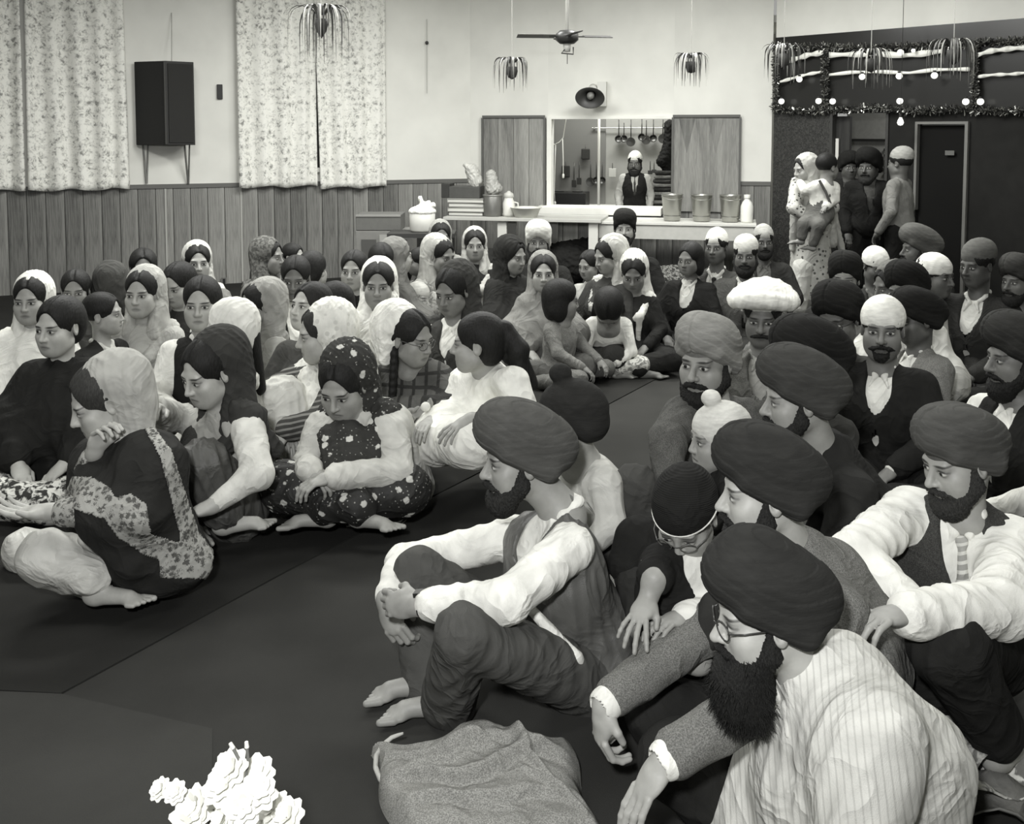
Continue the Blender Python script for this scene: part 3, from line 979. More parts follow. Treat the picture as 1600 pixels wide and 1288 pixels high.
# left wall: plaster above, timber panelling below
sL0 = -11.0
w = slab('wall_left', WL, sL0, 0.0, WAINS, CEIL, M_WALL, 0, .12); tag(w, kind='structure')
w = slab('wall_left', WL, sL0, 0.0, 0, WAINS, plain('panel_backing', 70), -.012, .1); tag(w, kind='structure'); wl_low = w
pl_me = {}
def planks(wall_o, W, s0, s1, step, z0, z1, off=0.0, mat=None, th=.010):
    n = max(1, int(round((s1 - s0) / step))); st = (s1 - s0) / n
    for i in range(n):
        key = (round(st, 4), round(z1 - z0, 3), id(mat))
        if key not in pl_me:
            mb = MB(); hw = st / 2 - .0015; h = (z1 - z0) / 2; c = .003
            v = [(-hw, 0, -h), (hw, 0, -h), (hw, 0, h), (-hw, 0, h), (-hw + c, -th, -h), (hw - c, -th, -h), (hw - c, -th, h), (-hw + c, -th, h)]
            mb.add(v, [(4, 5, 6, 7), (0, 1, 5, 4), (2, 3, 7, 6), (1, 2, 6, 5), (3, 0, 4, 7)])
            me = bpy.data.meshes.new('plank'); me.from_pydata(mb.v, [], mb.f); me.materials.append(mat or M_WOOD); pl_me[key] = me
        o = bpy.data.objects.new('plank', pl_me[key]); COL.objects.link(o)
        P = W.p(s0 + st * (i + .5), (z0 + z1) / 2, off)
        M = Matrix(np.column_stack([np.vstack([W.R, [0, 0, 0]]), [P[0], P[1], P[2], 1]]).tolist())
        o.parent = wall_o; o.matrix_world = M
        o.matrix_parent_inverse = wall_o.matrix_basis.inverted(); o.matrix_basis = M
planks(wl_low, WL, -6.6, -.0, .178, .0, WAINS, -.010)
o = slab('trim_1', WL, sL0, 0, WAINS - .03, WAINS + .015, plain('rail_trim', 96), .012, .03); tag(o, kind='structure')
# light batten strips on the panelling
for i, x in enumerate((259, 377)):
    s_ = WL.s_of(onL(x, 330)); o = slab('batten', WL, s_ - .009, s_ + .009, 0.02, WAINS - .035, plain('light_batten', 165), .012, .012)
    o.parent = wl_low; o.matrix_parent_inverse = wl_low.matrix_basis.inverted()

# back wall with the serving hatch
sH0, sH1 = WB.s_of(onB(856, 250)), WB.s_of(onB(1052, 250))
zH0, zH1 = onB(950, 326)[2], onB(950, 184)[2]
sR = WB.s_of(onB(1205, 250))
for nm, a0, a1, b0, b1 in (('wall_back', 0, sH0, WAINS, CEIL), ('wall_back', sH0, sH1, zH1, CEIL), ('wall_back', sH1, sR, WAINS, CEIL)):
    tag(slab(nm, WB, a0, a1, b0, b1, M_WALL, 0, .12), kind='structure')
wb1 = slab('wall_back', WB, 0, sR, 0, zH0, plain('panel_backing', 70), -.012, .1); tag(wb1, kind='structure')
for a0, a1 in ((0, sH0), (sH1, sR)):
    tag(slab('wall_back', WB, a0, a1, zH0, WAINS, plain('panel_backing', 70), -.012, .1), kind='structure')
planks(wb1, WB, 0, sH0 , .178, .0, WAINS, -.010); planks(wb1, WB, sH0, sH1, .178, 0, zH0 - .02, -.010); planks(wb1, WB, sH1, sR, .178, 0, WAINS, -.010)
o = slab('trim_2', WB, sH1 , sR, WAINS - .03, WAINS + .015, plain('rail_trim', 96), .012, .03); tag(o, kind='structure')
o = slab('trim_3', WB, 0, .25, WAINS - .03, WAINS + .015, plain('rail_trim', 96), .012, .03); tag(o, kind='structure')
# plywood sliding shutters either side of the hatch
sA0, sA1 = WB.s_of(onB(755, 250)), WB.s_of(onB(852, 250))
sB0, sB1 = WB.s_of(onB(1051, 250)), WB.s_of(onB(1156, 250))
def shutter(s0, s1, label):
    e = empty('hatch_shutter', tuple(WB.p((s0 + s1) / 2, zH0, .03)), label, 'shutter')
    n = 4; st = (s1 - s0) / n
    for i in range(n if s0 < 2 else 1):
        a0, a1 = (s0 + i * st, s0 + (i + 1) * st) if s0 < 2 else (s0, s1)
        mb = MB(); mb.box(WB.p((a0 + a1) / 2, (zH0 + zH1) / 2, .018) - WB.p((s0 + s1) / 2, zH0, .03), (a1 - a0 - .004, .022, zH1 - zH0 + .03), WB.R)
        mb.build('panel', M_PLY, e)
    mb = MB(); c0 = WB.p((s0 + s1) / 2, zH0, .03)
    for a_, b_, z_, zz in ((s0 - .012, s0 + .012, zH0, zH1), (s1 - .012, s1 + .012, zH0, zH1), (s0, s1, zH1 - .0, zH1 + .03)):
        mb.box(WB.p((a_ + b_) / 2, (z_ + zz) / 2, .035) - c0, (b_ - a_, .03, zz - z_), WB.R)
    mb.build('edge_strip', plain('shutter_edge', 88), e)
    return e
shutter(sA0, sA1, 'boarded wooden shutter slid open at the window side of the serving hatch')
e = shutter(sB0, sB1, 'plain plywood shutter with arched grain slid open above the steel buckets')
# pointed grain figures, thin veneer inlays in the second shutter
for cx in (1073, 1118):
    p0 = onB(cx - 12, 186, .031); p1 = onB(cx + 13, 186, .031); p2 = onB(cx, 240, .031)
    base = np.array(e.location); mb = MB()
    th_ = WB.n * .002
    mb.add([p0 - base, p1 - base, p2 - base, p0 - base + th_, p1 - base + th_, p2 - base + th_], [(3, 5, 4), (0, 3, 4, 1), (1, 4, 5, 2), (2, 5, 3, 0)])
    mb.build('grain_figure', m_wood('veneer', 118, .5), e)
# white frame of the hatch and the long sill board
for (a0, a1, b0, b1, th_) in ((sH0 - .005, sH0 + .05, zH0, zH1, .14), (sH0, sH1, zH1 - .015, zH1 + .02, .13)):
    tag(slab('trim_4', WB, a0, a1, b0, b1, M_WHITE, .045, .16), kind='structure')
sS0, sS1 = WB.s_of(onB(845, 325)), WB.s_of(onB(1036, 325))
o = slab('hatch_sill', WB, sS0, sS1, zH0 - .055, zH0 + .03, M_WHITE, .30, .42); bevel(o, .006); tag(o, 'thick white board forming the sill of the serving hatch', 'sill')

# kitchen behind the hatch
KD = 1.55
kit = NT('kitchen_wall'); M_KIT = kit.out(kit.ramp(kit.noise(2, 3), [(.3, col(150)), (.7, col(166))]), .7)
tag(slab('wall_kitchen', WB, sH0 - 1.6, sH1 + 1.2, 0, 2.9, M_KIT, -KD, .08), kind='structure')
tag(slab('wall_kitchen', WB, sH0 - 1.6, sH0 + .48, zH0 - .4, 2.9, plain('kitchen_darker_board', 118), -KD + .02, .02), kind='structure')  # darker grey board over the left part of the kitchen wall
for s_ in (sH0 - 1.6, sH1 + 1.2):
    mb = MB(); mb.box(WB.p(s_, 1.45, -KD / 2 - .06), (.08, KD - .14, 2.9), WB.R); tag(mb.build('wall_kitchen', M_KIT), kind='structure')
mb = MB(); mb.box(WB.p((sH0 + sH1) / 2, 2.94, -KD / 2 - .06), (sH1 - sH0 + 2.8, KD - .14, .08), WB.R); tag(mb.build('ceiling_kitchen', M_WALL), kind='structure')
kl = area_light('kitchen_lamp', tuple(WB.p((sH0 + sH1) / 2, 2.86, -.85)), (0, 0, 0), 1.2, .3, 55)

# right side: dark entrance wall
eA = at(1207, 286, depth_for(1204, 286, WAINS) - .05); 
pE0 = V(eA[0], eA[1], 0)
pE1 = V(*(at(1620, 286, 9.35)[:2]), 0)
dE = nrm(pE1 - pE0); nE = V(dE[1], -dE[0], 0)
WE = Wall(pE0, dE, nE)
def onE(px, py, off=0.0): return on_plane(px, py, pE0, nE, off)
def sE(px): return WE.s_of(onE(px, 250))
zG = onE(1400, 176)[2]; zTop = onE(1208, 62)[2]
M_DK = plain('dark_wall', 36, .8, 0, .1, nz=.12, nscale=9)
a_ = NT('textured_dark_board'); w_ = a_.noise(38, 4, dist=1.5); a_.bump(w_, .4, .004)
M_DKT = a_.out(a_.ramp(w_, [(.42, col(36)), (.62, col(62))]), .6)
s1, s2, s3, s4, s5 = sE(1208), sE(1297), sE(1322), sE(1388), sE(1432)
s6, s7 = sE(1512), sE(1900)
tag(slab('wall_right', WE, s1, s2, 0, zG, M_DKT, .0, .1), kind='structure')
tag(slab('wall_right', WE, s4, s5, 0, zG, M_DK, .0, .1), kind='structure')
tag(slab('wall_right', WE, s6, s7, 0, zG, M_DK, .0, .1), kind='structure')
tag(slab('wall_right', WE, s1, s7, zG, zTop + .02, plain('dark_glazed_board', 36, .22, 0, .5), .0, .1), kind='structure')
tag(slab('wall_right', WE, s1, s7, zTop + .02, CEIL, M_WALL, -.02, .1), kind='structure')
# a narrow side wall joining the white wall to the entrance wall
# doorway beyond: porch
mb = MB()
tag(slab('wall_porch', WE, s1 - .1, s7, 0, 2.6, plain('porch_wall', 60, .8, nz=.1), -1.9, .1), kind='structure')
tag(slab('trim_5', WE, s2, s2 + .03, 0, zG, plain('dark_trim', 52), .02, .1), kind='structure')
tag(slab('trim_6', WE, s4 - .03, s4, 0, zG, plain('dark_trim', 52), .02, .1), kind='structure')
# open door leaf with push plate
pl_ = area_light('porch_fill', tuple(WE.p(s3 + .6, 2.5, -1.0)), (0, 0, 0), .5, .5, 26)  # fill light added to brighten the otherwise dark porch
dr = slab('door_1', WE, s2 + .03, s3 + .0, 0.01, zG - .03, M_DARKW, -.06, .045); tag(dr, kind='structure')
mb = MB(); q_ = onE(1308, 237, -.04); mb.box(q_ - np.array(dr.location), (.035, .012, .28), WE.R); mb.build('push_plate', plain('door_plate', 205, .4), dr)
mb = MB(); q_ = onE(1322, 326, -.03); mb.lathe([(0, .0), (.028, .004), (.03, .02), (.022, .035), (0, .04)], q_ - np.array(dr.location), 16, WE.R @ rotx(PI / 2)); mb.build('door_knob', plain('knob_metal', 200, .3, 1), dr, smooth=True)
# porch board: grey notice panel with a dark rail and rivets, seen through the doorway
sQ = lambda px: WE.s_of(on_plane(px, 250, pE0, nE, -1.8))
pan = slab('notice_panel', WE, sQ(1322), sQ(1392), .3, 2.35, plain('porch_panel', 150, .7, nz=.08), -1.80, .03)
tag(pan, 'tall grey panel seen through the entrance doorway behind the standing men', 'panel')
mb = MB()
P_ = on_plane(1358, 219, pE0, nE, -1.77) - np.array(pan.location); mb.box(P_, (.5, .03, .03), WE.R); mb.build('rail', plain('dark_trim', 40), pan)
mb = MB()
for k_ in range(8):
    P_ = on_plane(1383, 234 + 9 * k_, pE0, nE, -1.775) - np.array(pan.location); mb.box(P_, (.028, .02, .028), WE.R)
tag(mb.build('rivets', plain('dark_trim', 40), pan), kind='stuff')
# second door, closed, with a pale frame and a small plate
d2 = slab('door_2', WE, s5 + .02, s6 - .02, 0.01, onE(1470, 196)[2], plain('black_door', 22, .8, 0, .1), -.03, .05); tag(d2, kind='structure')
mb = MB(); c_ = np.array(d2.location)
zt = onE(1470, 194)[2]
for a0, a1, b0, b1 in ((s5 - .005, s5 + .02, .9, zt), (s6 - .02, s6 + .01, 0, zt), (s5 - .005, s6 + .01, zt, zt + .025)):
    mb.box(WE.p((a0 + a1) / 2, (b0 + b1) / 2, .01) - c_, (a1 - a0, .06, b1 - b0), WE.R)
mb.build('door_frame', plain('door_edge', 112, .4), d2)
mb = MB(); mb.box(onE(1484, 239, -.0) - c_, (.09, .01, .045), WE.R); mb.build('door_plate', plain('plate', 92, .5), d2)
tag(slab('wall_right', WE, s5, s6, zt + .02, zG, M_DK, .0, .1), kind='structure')

# ceiling and the walls behind the camera, out of the frame
mb = MB(); mb.box((0, 6.5, CEIL + .05), (18, 17, .1)); tag(mb.build('ceiling', plain('ceiling_white', 215, .9)), kind='structure')
mb = MB(); mb.box((0, -2.05, CEIL / 2), (18, .1, CEIL)); tag(mb.build('wall_front', M_WALL), kind='structure')
e1 = WE.p(s7, 0); mb = MB(); mb.box((e1[0] + .05, (e1[1] - 2) / 2, CEIL / 2), (.1, e1[1] + 2, CEIL)); tag(mb.build('wall_right', M_WALL), kind='structure')

# ceiling lights out of the frame above the congregation
for (x, y) in [(-2.2, 3.4), (1.9, 3.4), (-2.2, 7.0), (1.9, 7.0), (0.4, 9.6)]: pass

# curtains
def m_curtain():
    a = NT('curtain_print')
    v = a.mapping((1, 1, 1))
    n1 = a.noise(20, 4, dist=1.4); n2 = a.noise(46, 3, dist=.6)
    f = a.math('ADD', a.math('MULTIPLY', n1, .6), a.math('MULTIPLY', n2, .4))
    w = a.voro(13, rnd=.6)
    f2 = a.math('ADD', f, a.math('MULTIPLY', a.math('SUBTRACT', .45, w), .28))
    c = a.ramp(f2, [(.45, col(232)), (.56, col(205)), (.66, col(142))])
    m = a.out(c, .9, 0, .1)
    return m
M_CURT = m_curtain()
def curtain(x0, x1, yb, label, flare=0.0, seed=0, tilt=(0, 0)):
    """pleated hanging cloth from above the frame down to the pixel row yb"""
    pa, pb = onL(x0, yb, .09), onL(x1, yb, .09)
    sa, sb = WL.s_of(pa), WL.s_of(pb); zb = (pa[2] + pb[2]) / 2
    r = np.random.default_rng(seed)
    n = max(30, int((sb - sa) / .022)); zt_ = 3.35
    rows = []
    nz_ = 40
    c = WL.p((sa + sb) / 2, zt_, .05)
    ph = np.cumsum(r.uniform(.75, 1.3, n + 1)) * .62
    for j in range(nz_ + 1):
        t = j / nz_; z = zt_ + (zb - zt_) * t
        row = []
        for i in range(n + 1):
            u = i / n
            shrink = 1 - flare * (1 - t)
            s_ = (sa + sb) / 2 + (u - .5) * (sb - sa) * shrink
            if u > .5: s_ += tilt[1] * (1 - t)
            else: s_ += tilt[0] * (1 - t)
            off = .07 + (.020 + .012 * t) * math.sin(ph[i] + .5 * math.sin(t * 3 + i * .1)) + .012 * math.sin(i * .21 + seed)
            zz = z + (.012 * math.sin(i * .33 + seed) if j == nz_ else 0)
            row.append(WL.p(s_, zz, off) - c)
        rows.append(row)
    m = MB(); m.strip(rows)
    o = m.build('curtain', M_CURT, None, tuple(c), smooth=True)
    sol = o.modifiers.new('solid', 'SOLIDIFY'); sol.thickness = .004
    tag(o, label, 'curtain'); return o
curtain(-160, 40, 299, 'pale printed curtain hanging at the extreme left edge of the wall', 0, 1)
curtain(44, 203, 297, 'pale printed curtain hanging beside the black wall speaker', .05, 2)
curtain(374, 497, 292, 'pale printed curtain panel on the speaker side of the middle window', 0, 3)
curtain(501, 606, 293, 'pale printed curtain panel on the far side of the middle window', 0, 4, tilt=(-.05, 0))
# window behind the middle curtains
wx0, wx1 = WL.s_of(onL(385, 200)), WL.s_of(onL(596, 200))
win = slab('window_1', WL, wx0, wx1, 1.25, 3.2, plain('window_glass_night', 58, .15), .012, .02); tag(win, kind='structure')
mb = MB(); cc = np.array(win.location)
for a0, a1, b0, b1 in ((wx0, wx1, 1.22, 1.27), (wx0, wx1, 3.18, 3.23), (wx0 - .02, wx0 + .03, 1.22, 3.23), (wx1 - .03, wx1 + .02, 1.22, 3.23)):
    mb.box(WL.p((a0 + a1) / 2, (b0 + b1) / 2, .02) - cc, (a1 - a0, .03, b1 - b0), WL.R)
mb.build('window_frame', M_WHITE, win)

# ------------------------------------------------------------------ things on the walls
def spk():
    pc = onL(258, 160, .22)
    base = V(pc[0], pc[1], 0)
    e = empty('wall_speaker', tuple(onL(258, 226, .22)), 'black loudspeaker cabinet standing on two thin legs between the curtains', 'speaker')
    b0 = np.array(e.location)
    Yc = pc[1]
    def P(x, y, dy): return at(x, y, Yc + dy) - b0
    k = P(260, 95, -.10)
    zt_, zb_ = at(260, 95, Yc - .1)[2], at(259, 227, Yc - .1)[2]
    cor = [at(260, 160, Yc - .10), at(304, 160, Yc + .10), at(285, 160, Yc + .32), at(211, 160, Yc + .05)]
    v = [V(p[0], p[1], zb_) - b0 for p in cor] + [V(p[0], p[1], zt_) - b0 for p in cor]
    m = MB(); m.add(v, [(3, 2, 1, 0), (4, 5, 6, 7), (0, 1, 5, 4), (1, 2, 6, 5), (2, 3, 7, 6), (3, 0, 4, 7)])
    o = m.build('cabinet', plain('speaker_black', 36, .6), e); bevel(o, .006)
    # grille cloth let into the right front face
    m = MB(); A, B = v[0], v[1]; d_ = nrm(B - A); n_ = nrm(np.cross(d_, V(0, 0, 1)))
    w_ = np.linalg.norm(B - A)
    m.box((A + B) / 2 + n_ * .004 + V(0, 0, (zt_ - zb_) / 2), (w_ - .04, .012, zt_ - zb_ - .05), np.stack([d_, -n_, V(0, 0, 1)], 1))
    m.build('grille', plain('grille_cloth', 42, .95, bmp=.5, nscale=90), e)
    # pale edge strip
    m = MB(); m.box(A + V(-.008, -.006, (zt_ - zb_) / 2), (.016, .012, zt_ - zb_ - .02)); m.build('edge_trim', plain('edge_grey', 74, .5), e)
    for x0, x1 in ((226, 229), (291, 294)):
        a_, b_ = at(x0, 224, Yc + .12) - b0, onL(x1, 287, .02) - b0
        m = MB()
        m.tube([a_ + V(-.02, 0, 0), b_], .011, 6); m.tube([a_ + V(.035, 0, 0), b_ + V(.004, 0, 0)], .009, 6)
        m.build('leg', plain('leg_grey', 120, .5, .3), e)
    m = MB(); m.tube([P(268, 97, .1), onL(268, 20, .01) - b0], .004, 5); m.build('wire', plain('wire_grey', 150), e)
spk()
o = slab('wall_switch', WL, WL.s_of(onL(339, 150)), WL.s_of(onL(347.5, 150)), onL(343, 155)[2], onL(343, 132)[2], plain('switch_black', 34, .5), .03, .03); bevel(o, .004); tag(o, 'small black box fixed to the wall beside the loudspeaker', 'switch')
e = empty('wall_socket', tuple(onL(350, 441, .02)), 'small electrical socket on the wooden panelling at the window wall', 'socket')
mb = MB(); mb.box((0, 0, 0), (.055, .012, .10), WL.R); mb.build('plate', plain('socket_grey', 108, .5), e)
mb = MB(); mb.box(WL.n * .008, (.025, .01, .075), WL.R); mb.build('outlet', plain('socket_black', 32), e)
# string with a small dark knob
m = MB(); pa, pb = onL(667, 30, .03), onL(667, 146, .03); m.tube([pa - pb, V(0, 0, 0)], .004, 5)
e = empty('pull_cord', tuple(pb), 'thin cord with a dark knob hanging on the pale wall near the corner', 'cord'); m.build('cord', plain('cord', 170), e)
m = MB(); m.lathe([(0, -.025), (.02, -.01), (.02, .012), (0, .025)], onL(667, 67, .03) - pb, 12); m.build('knob', plain('knob', 60), e, smooth=True)

# horn loudspeaker over the hatch
def horn():
    c = onB(922, 152, .30)
    e = empty('horn_loudspeaker', tuple(c), 'dark round horn loudspeaker tilted down on the white wall above the hatch', 'loudspeaker')
    R = rotz(math.atan2(nB[1], nB[0]) + PI / 2) @ rotx(math.radians(100)) @ rotz(0)
    # axis points out of the wall and downwards
    R = np.stack([dBw, nrm(V(0, 0, 1) * math.cos(.45) + nB * math.sin(.45)), nrm(np.cross(dBw, nrm(V(0, 0, 1) * math.cos(.45) + nB * math.sin(.45))))], 1)
    if np.dot(R[:, 2], nB) < 0: R[:, 2] *= -1; R[:, 0] *= -1
    prof = [(.04, -.20), (.05, -.12), (.075, -.06), (.12, -.02), (.165, .015), (.168, .02), (.160, .018), (.115, -.012), (.07, -.05), (.045, -.10)]
    m = MB(); m.lathe(prof, V(0, 0, 0), 32, R, 1.0, .78); m.build('bell', plain('horn_dark', 52, .45), e, smooth=True)
    m = MB(); m.lathe([(0, .01), (.03, .0), (.042, -.03), (.045, -.09), (0, -.10)], V(0, 0, 0), 20, R); m.build('driver_cone', plain('horn_core', 120, .4), e, smooth=True)
    m = MB(); m.lathe([(0, -.27), (.05, -.265), (.055, -.19), (.04, -.18)], V(0, 0, 0), 20, R); m.build('driver', plain('horn_body', 200, .5), e, smooth=True)
    m = MB(); m.box(onB(941, 147, .06) - c, (.10, .10, .28), WB.R); m.build('bracket', plain('horn_body', 205, .6), e)
horn()

# ------------------------------------------------------------------ serving tables
def table_between(px0, px1, py0, py1, z, dep, th, label, top_t, apron=None, legs=(), leg_t=205):
    """long table parallel to the back wall; its front edge seen between two pixels"""
    a = at(px0, py0, depth_for(px0, py0, z)); b = at(px1, py1, depth_for(px1, py1, z))
    off = max(np.dot(a - corner, nB), np.dot(b - corner, nB))
    sa, sb = WB.s_of(a), WB.s_of(b)
    off = (np.dot(a - corner, nB) + np.dot(b - corner, nB)) / 2
    c = WB.p((sa + sb) / 2, 0, off - dep / 2)
    e = empty('serving_table', tuple(c), label, 'table')
    m = MB(); m.box((0, 0, z - th / 2), (sb - sa, dep, th), WB.R); o = m.build('tabletop', plain('table_top_%d' % top_t, top_t, .55, nz=.06, nscale=5), e); bevel(o, .004)
    if apron:
        m = MB(); m.box(WB.n * (dep / 2 - .03) + V(0, 0, z - th - apron / 2), (sb - sa - .06, .03, apron), WB.R)
        m.box(-WB.n * (dep / 2 - .03) + V(0, 0, z - th - apron / 2), (sb - sa - .06, .03, apron), WB.R)
        m.build('apron', plain('apron_paint', 178, .6, nz=.05), e)
    for x in legs:
        s_ = WB.s_of(on_plane(x, py0 + 20, WB.p(0, 0, off), nB)) - (sa + sb) / 2
        for w in (1, -1):
            m = MB(); m.box(WB.d * s_ + WB.n * w * (dep / 2 - .06) + V(0, 0, (z - th) / 2), (.10, .035, z - th), WB.R)
            m.build('leg', plain('leg_paint_%d' % leg_t, leg_t, .6), e)
    return e, off, sa, sb
T1 = table_between(690, 940, 339.5, 343, .74, .62, .035, 'long low serving table with thin pale legs below the hatch', 185, None, (783, 850, 926))
T2 = table_between(930, 1182, 346.5, 350, .715, .62, .03, 'white painted serving table with a deep apron under the steel buckets', 205, .15, (944, 1172))
def on_table(T, px, py, z, back=.25):
    """point on the table top under a pixel column"""
    P = on_plane(px, py, WB.p(0, 0, T[1] - back), nB); return V(P[0], P[1], z)

def bucket(px, label, grp):
    p = on_table(T2, px, 330, .716, .22)
    e = empty('steel_bucket', tuple(p), label, 'bucket', grp)
    m = MB(); H = .285
    m.lathe([(0, .004), (.082, .004), (.088, .012), (.112, H), (.118, H + .004), (.116, H - .006), (.106, H - .008), (.083, .02), (0, .018)], (0, 0, 0), 32); m.build('pail', M_STEEL, e, smooth=True)
    m = MB(); pts = [V(.118 * math.cos(a_), -.035 * math.sin(a_) - .09 * math.sin(a_), H - .02 - .03 * math.sin(a_)) for a_ in np.linspace(0, PI, 13)]; m.tube(pts, .0035, 6); m.build('handle', M_STEEL, e, smooth=True)
    m = MB(); m.lathe([(.094, .05), (.097, .055), (.096, .06)], (0, 0, 0), 32); m.build('ring', M_STEEL, e, smooth=True)
M_STEEL = plain('brushed_steel', 175, .33, .85)
bucket(1050, 'steel bucket nearest the hatch sill, first of three on the white table', 'steel buckets')
bucket(1096, 'steel bucket standing between two others on the white table', 'steel buckets')
bucket(1141, 'steel bucket beside the white plastic bottle on the white table', 'steel buckets')
p = on_table(T2, 1167, 335, .716, .2)
e = empty('plastic_bottle', tuple(p), 'tall white plastic bottle at the end of the serving table', 'bottle')
m = MB(); m.lathe([(0, .0), (.062, .0), (.068, .02), (.068, .17), (.05, .215), (.03, .24), (.03, .26)], (0, 0, 0), 24); m.build('body', plain('milky_plastic', 225, .4), e, smooth=True)
m = MB(); m.lathe([(.034, .255), (.034, .295), (0, .297)], (0, 0, 0), 16); m.build('cap', plain('bottle_cap', 205, .5), e, smooth=True)

# table 1: books, boxes, bags, jar, basin, drum
def boxat(name, px, z0, w, d, h, t, label, cat, T=T1, back=.3, rot=0, mat=None, bev=.006, parts=None):
    p = on_table(T, px, 330, z0, back); R = WB.R @ rotz(rot)
    e = empty(name, tuple(p), label, cat) if parts else None
    m = MB(); m.box((0, 0, h / 2), (w, d, h), R); o = m.build(name if not parts else parts, mat or plain(name + '_%d' % t, t, .75, nz=.08), e, None if e else tuple(p)); bevel(o, bev)
    if not e: tag(o, label, cat)
    return e or o
def book(px, z0, w, h, t, label, rot=0):
    p = on_table(T1, px, 330, z0, .3); R = WB.R @ rotz(rot)
    e = empty('large_book', tuple(p), label, 'book')
    m = MB(); m.box((0, 0, h / 2), (w - .012, .27, h - .012), R); m.build('pages', plain('pages', 205, .9), e)
    m = MB()
    m.box((0, 0, .003), (w, .29, .006), R); m.box((0, 0, h - .003), (w, .29, .006), R); m.box(R @ V(-w / 2 + .003, 0, h / 2), (.006, .29, h), R); m.build('cover', plain('cover_%d' % t, t, .6), e)
z_ = .741
for i, (h_, t_, w_, l_) in enumerate([(.045, 60, .40, 'dark-covered big book at the bottom of the pile on the serving table'), (.05, 160, .42, 'pale big book second from the bottom of the pile on the serving table'),
                                      (.05, 100, .41, 'grey-covered big book in the middle of the pile on the serving table'), (.045, 170, .42, 'pale-edged big book topmost of the pile, under the dark box')]):
    book(733, z_, w_, h_, t_, l_, (i % 3 - 1) * .04); z_ += h_ + .001
boxat('carton', 729, z_ + .001, .36, .24, .13, 78, 'dark flat carton lying on the pile of big books', 'box')
boxat('carton', 700, z_ + .002, .10, .2, .16, 55, 'narrow black case beside the dark carton on the books', 'case', back=.28)
# small drum with a rim
p = on_table(T1, 770, 330, .741, .22)
e = empty('metal_drum', tuple(p), 'short grey metal drum between the books and the white jar', 'drum')
m = MB(); m.lathe([(0, 0), (.105, 0), (.108, .01), (.108, .23), (.104, .235), (0, .236)], (0, 0, 0), 28); m.build('body', plain('drum_grey', 120, .4, .5), e, smooth=True)
m = MB(); m.lathe([(.108, .22), (.113, .225), (.113, .24), (.1, .242), (0, .236)], (0, 0, 0), 28); m.build('lid', plain('drum_lid', 140, .4, .5), e, smooth=True)
# jar and plastic basin
p = on_table(T1, 795, 330, .741, .2)
e = empty('lidded_jar', tuple(p), 'white lidded jar with a handle on the serving table, left of the hatch', 'jar')
m = MB(); m.lathe([(0, 0), (.055, 0), (.065, .03), (.066, .15), (.05, .19), (.048, .215)], (0, 0, 0), 24); m.build('body', plain('jar_white', 222, .4), e, smooth=True)
m = MB(); m.lathe([(.052, .21), (.056, .22), (.05, .255), (.02, .27), (.018, .28), (0, .283)], (0, 0, 0), 24); m.build('lid', plain('jar_lid', 190, .4), e, smooth=True)
m = MB(); m.tube([V(.06, -.02, .16), V(.10, -.03, .15), V(.105, -.03, .09), V(.065, -.02, .06)], .008, 8); m.build('handle', plain('jar_white', 222, .4), e, smooth=True)
p = on_table(T1, 822, 333, .741, .16)
m = MB(); m.lathe([(0, .0), (.12, .0), (.16, .10), (.175, .105), (.172, .11), (.155, .105), (.115, .012), (0, .01)], (0, 0, 0), 28); o = m.build('plastic_basin', plain('basin_white', 214, .5), None, tuple(p), smooth=True); tag(o, 'shallow pale basin on the serving table just under the shutter', 'basin')
# plastic bags: crumpled implicit lumps
def lump(name, p, prims, t, label, cat, seed, amp=.012, wl=.07, h=.012, kind='plain', t2=None, rough=.8, stretch=(1, 1, 1), kd=None):
    P, Q = polygonise(prims, h, folds(seed, amp, wl, stretch))
    o = link(name, mesh_quads(name, P, Q), cloth(t, kind, t2, rough), None, tuple(p)); tag(o, label, cat, None, kd); return o
p = on_table(T1, 746, 300, z_ + .13, .3)
lump('plastic_bag', p, [cap((-.02, 0, .05), (-.06, 0, .18), .085, .075, k=.03), cap((-.06, 0, .16), (-.13, 0, .24), .05, .03)], 188, 'pale crumpled plastic bag perched on top of the dark carton', 'bag', 3, rough=.4)
p = on_table(T1, 770, 300, .98, .22)
lump('plastic_bag', p, [cap((0, 0, .07), (-.02, 0, .22), .085, .06, k=.03), ell((.05, 0, .07), (.06, .06, .06))], 170, 'grey tied plastic bag standing on the short metal drum', 'bag', 5, rough=.4)
# big white pot wrapped in cloth, standing on a low stand in front of the wall
Yp = 9.6
pp = at(660, 362, Yp)
st = empty('low_stand', (pp[0], pp[1], 0), 'dark low stand carrying the cloth-wrapped white pot', 'stand')
m = MB(); m.box((0, 0, pp[2] - .02), (.62, .4, .04)); m.build('top', plain('stand_dark', 52), st)
for sx in (-1, 1):
    for sy in (-1, 1):
        m = MB(); m.box((sx * .27, sy * .16, (pp[2] - .04) / 2), (.05, .05, pp[2] - .04)); m.build('leg', plain('stand_dark', 52), st)
e = empty('cooking_pot', (pp[0], pp[1], pp[2] + .001), 'big white pot with its mouth wrapped and knotted in white cloth, by the cartons', 'pot')
m = MB(); m.lathe([(0, 0), (.10, 0), (.118, .02), (.122, .17), (.118, .18)], (0, 0, 0), 28); m.build('body', plain('pot_white', 226, .5), e, smooth=True)
P, Q = polygonise([ell((0, 0, .19), (.130, .130, .055)), cap((0, 0, .2), (0, 0, .27), .06, .018, k=.04), cap((0, 0, .265), (-.02, 0, .315), .016, .024, k=.01), cap((.05, 0, .22), (.1, -.03, .25), .02, .03, k=.02), cap((.0, 0, .25), (.06, 0, .275), .018, .02, k=.02)], .007, folds(8, .004, .05))
link('cloth_cover', mesh_quads('cloth_cover', P, Q), cloth(232), e)
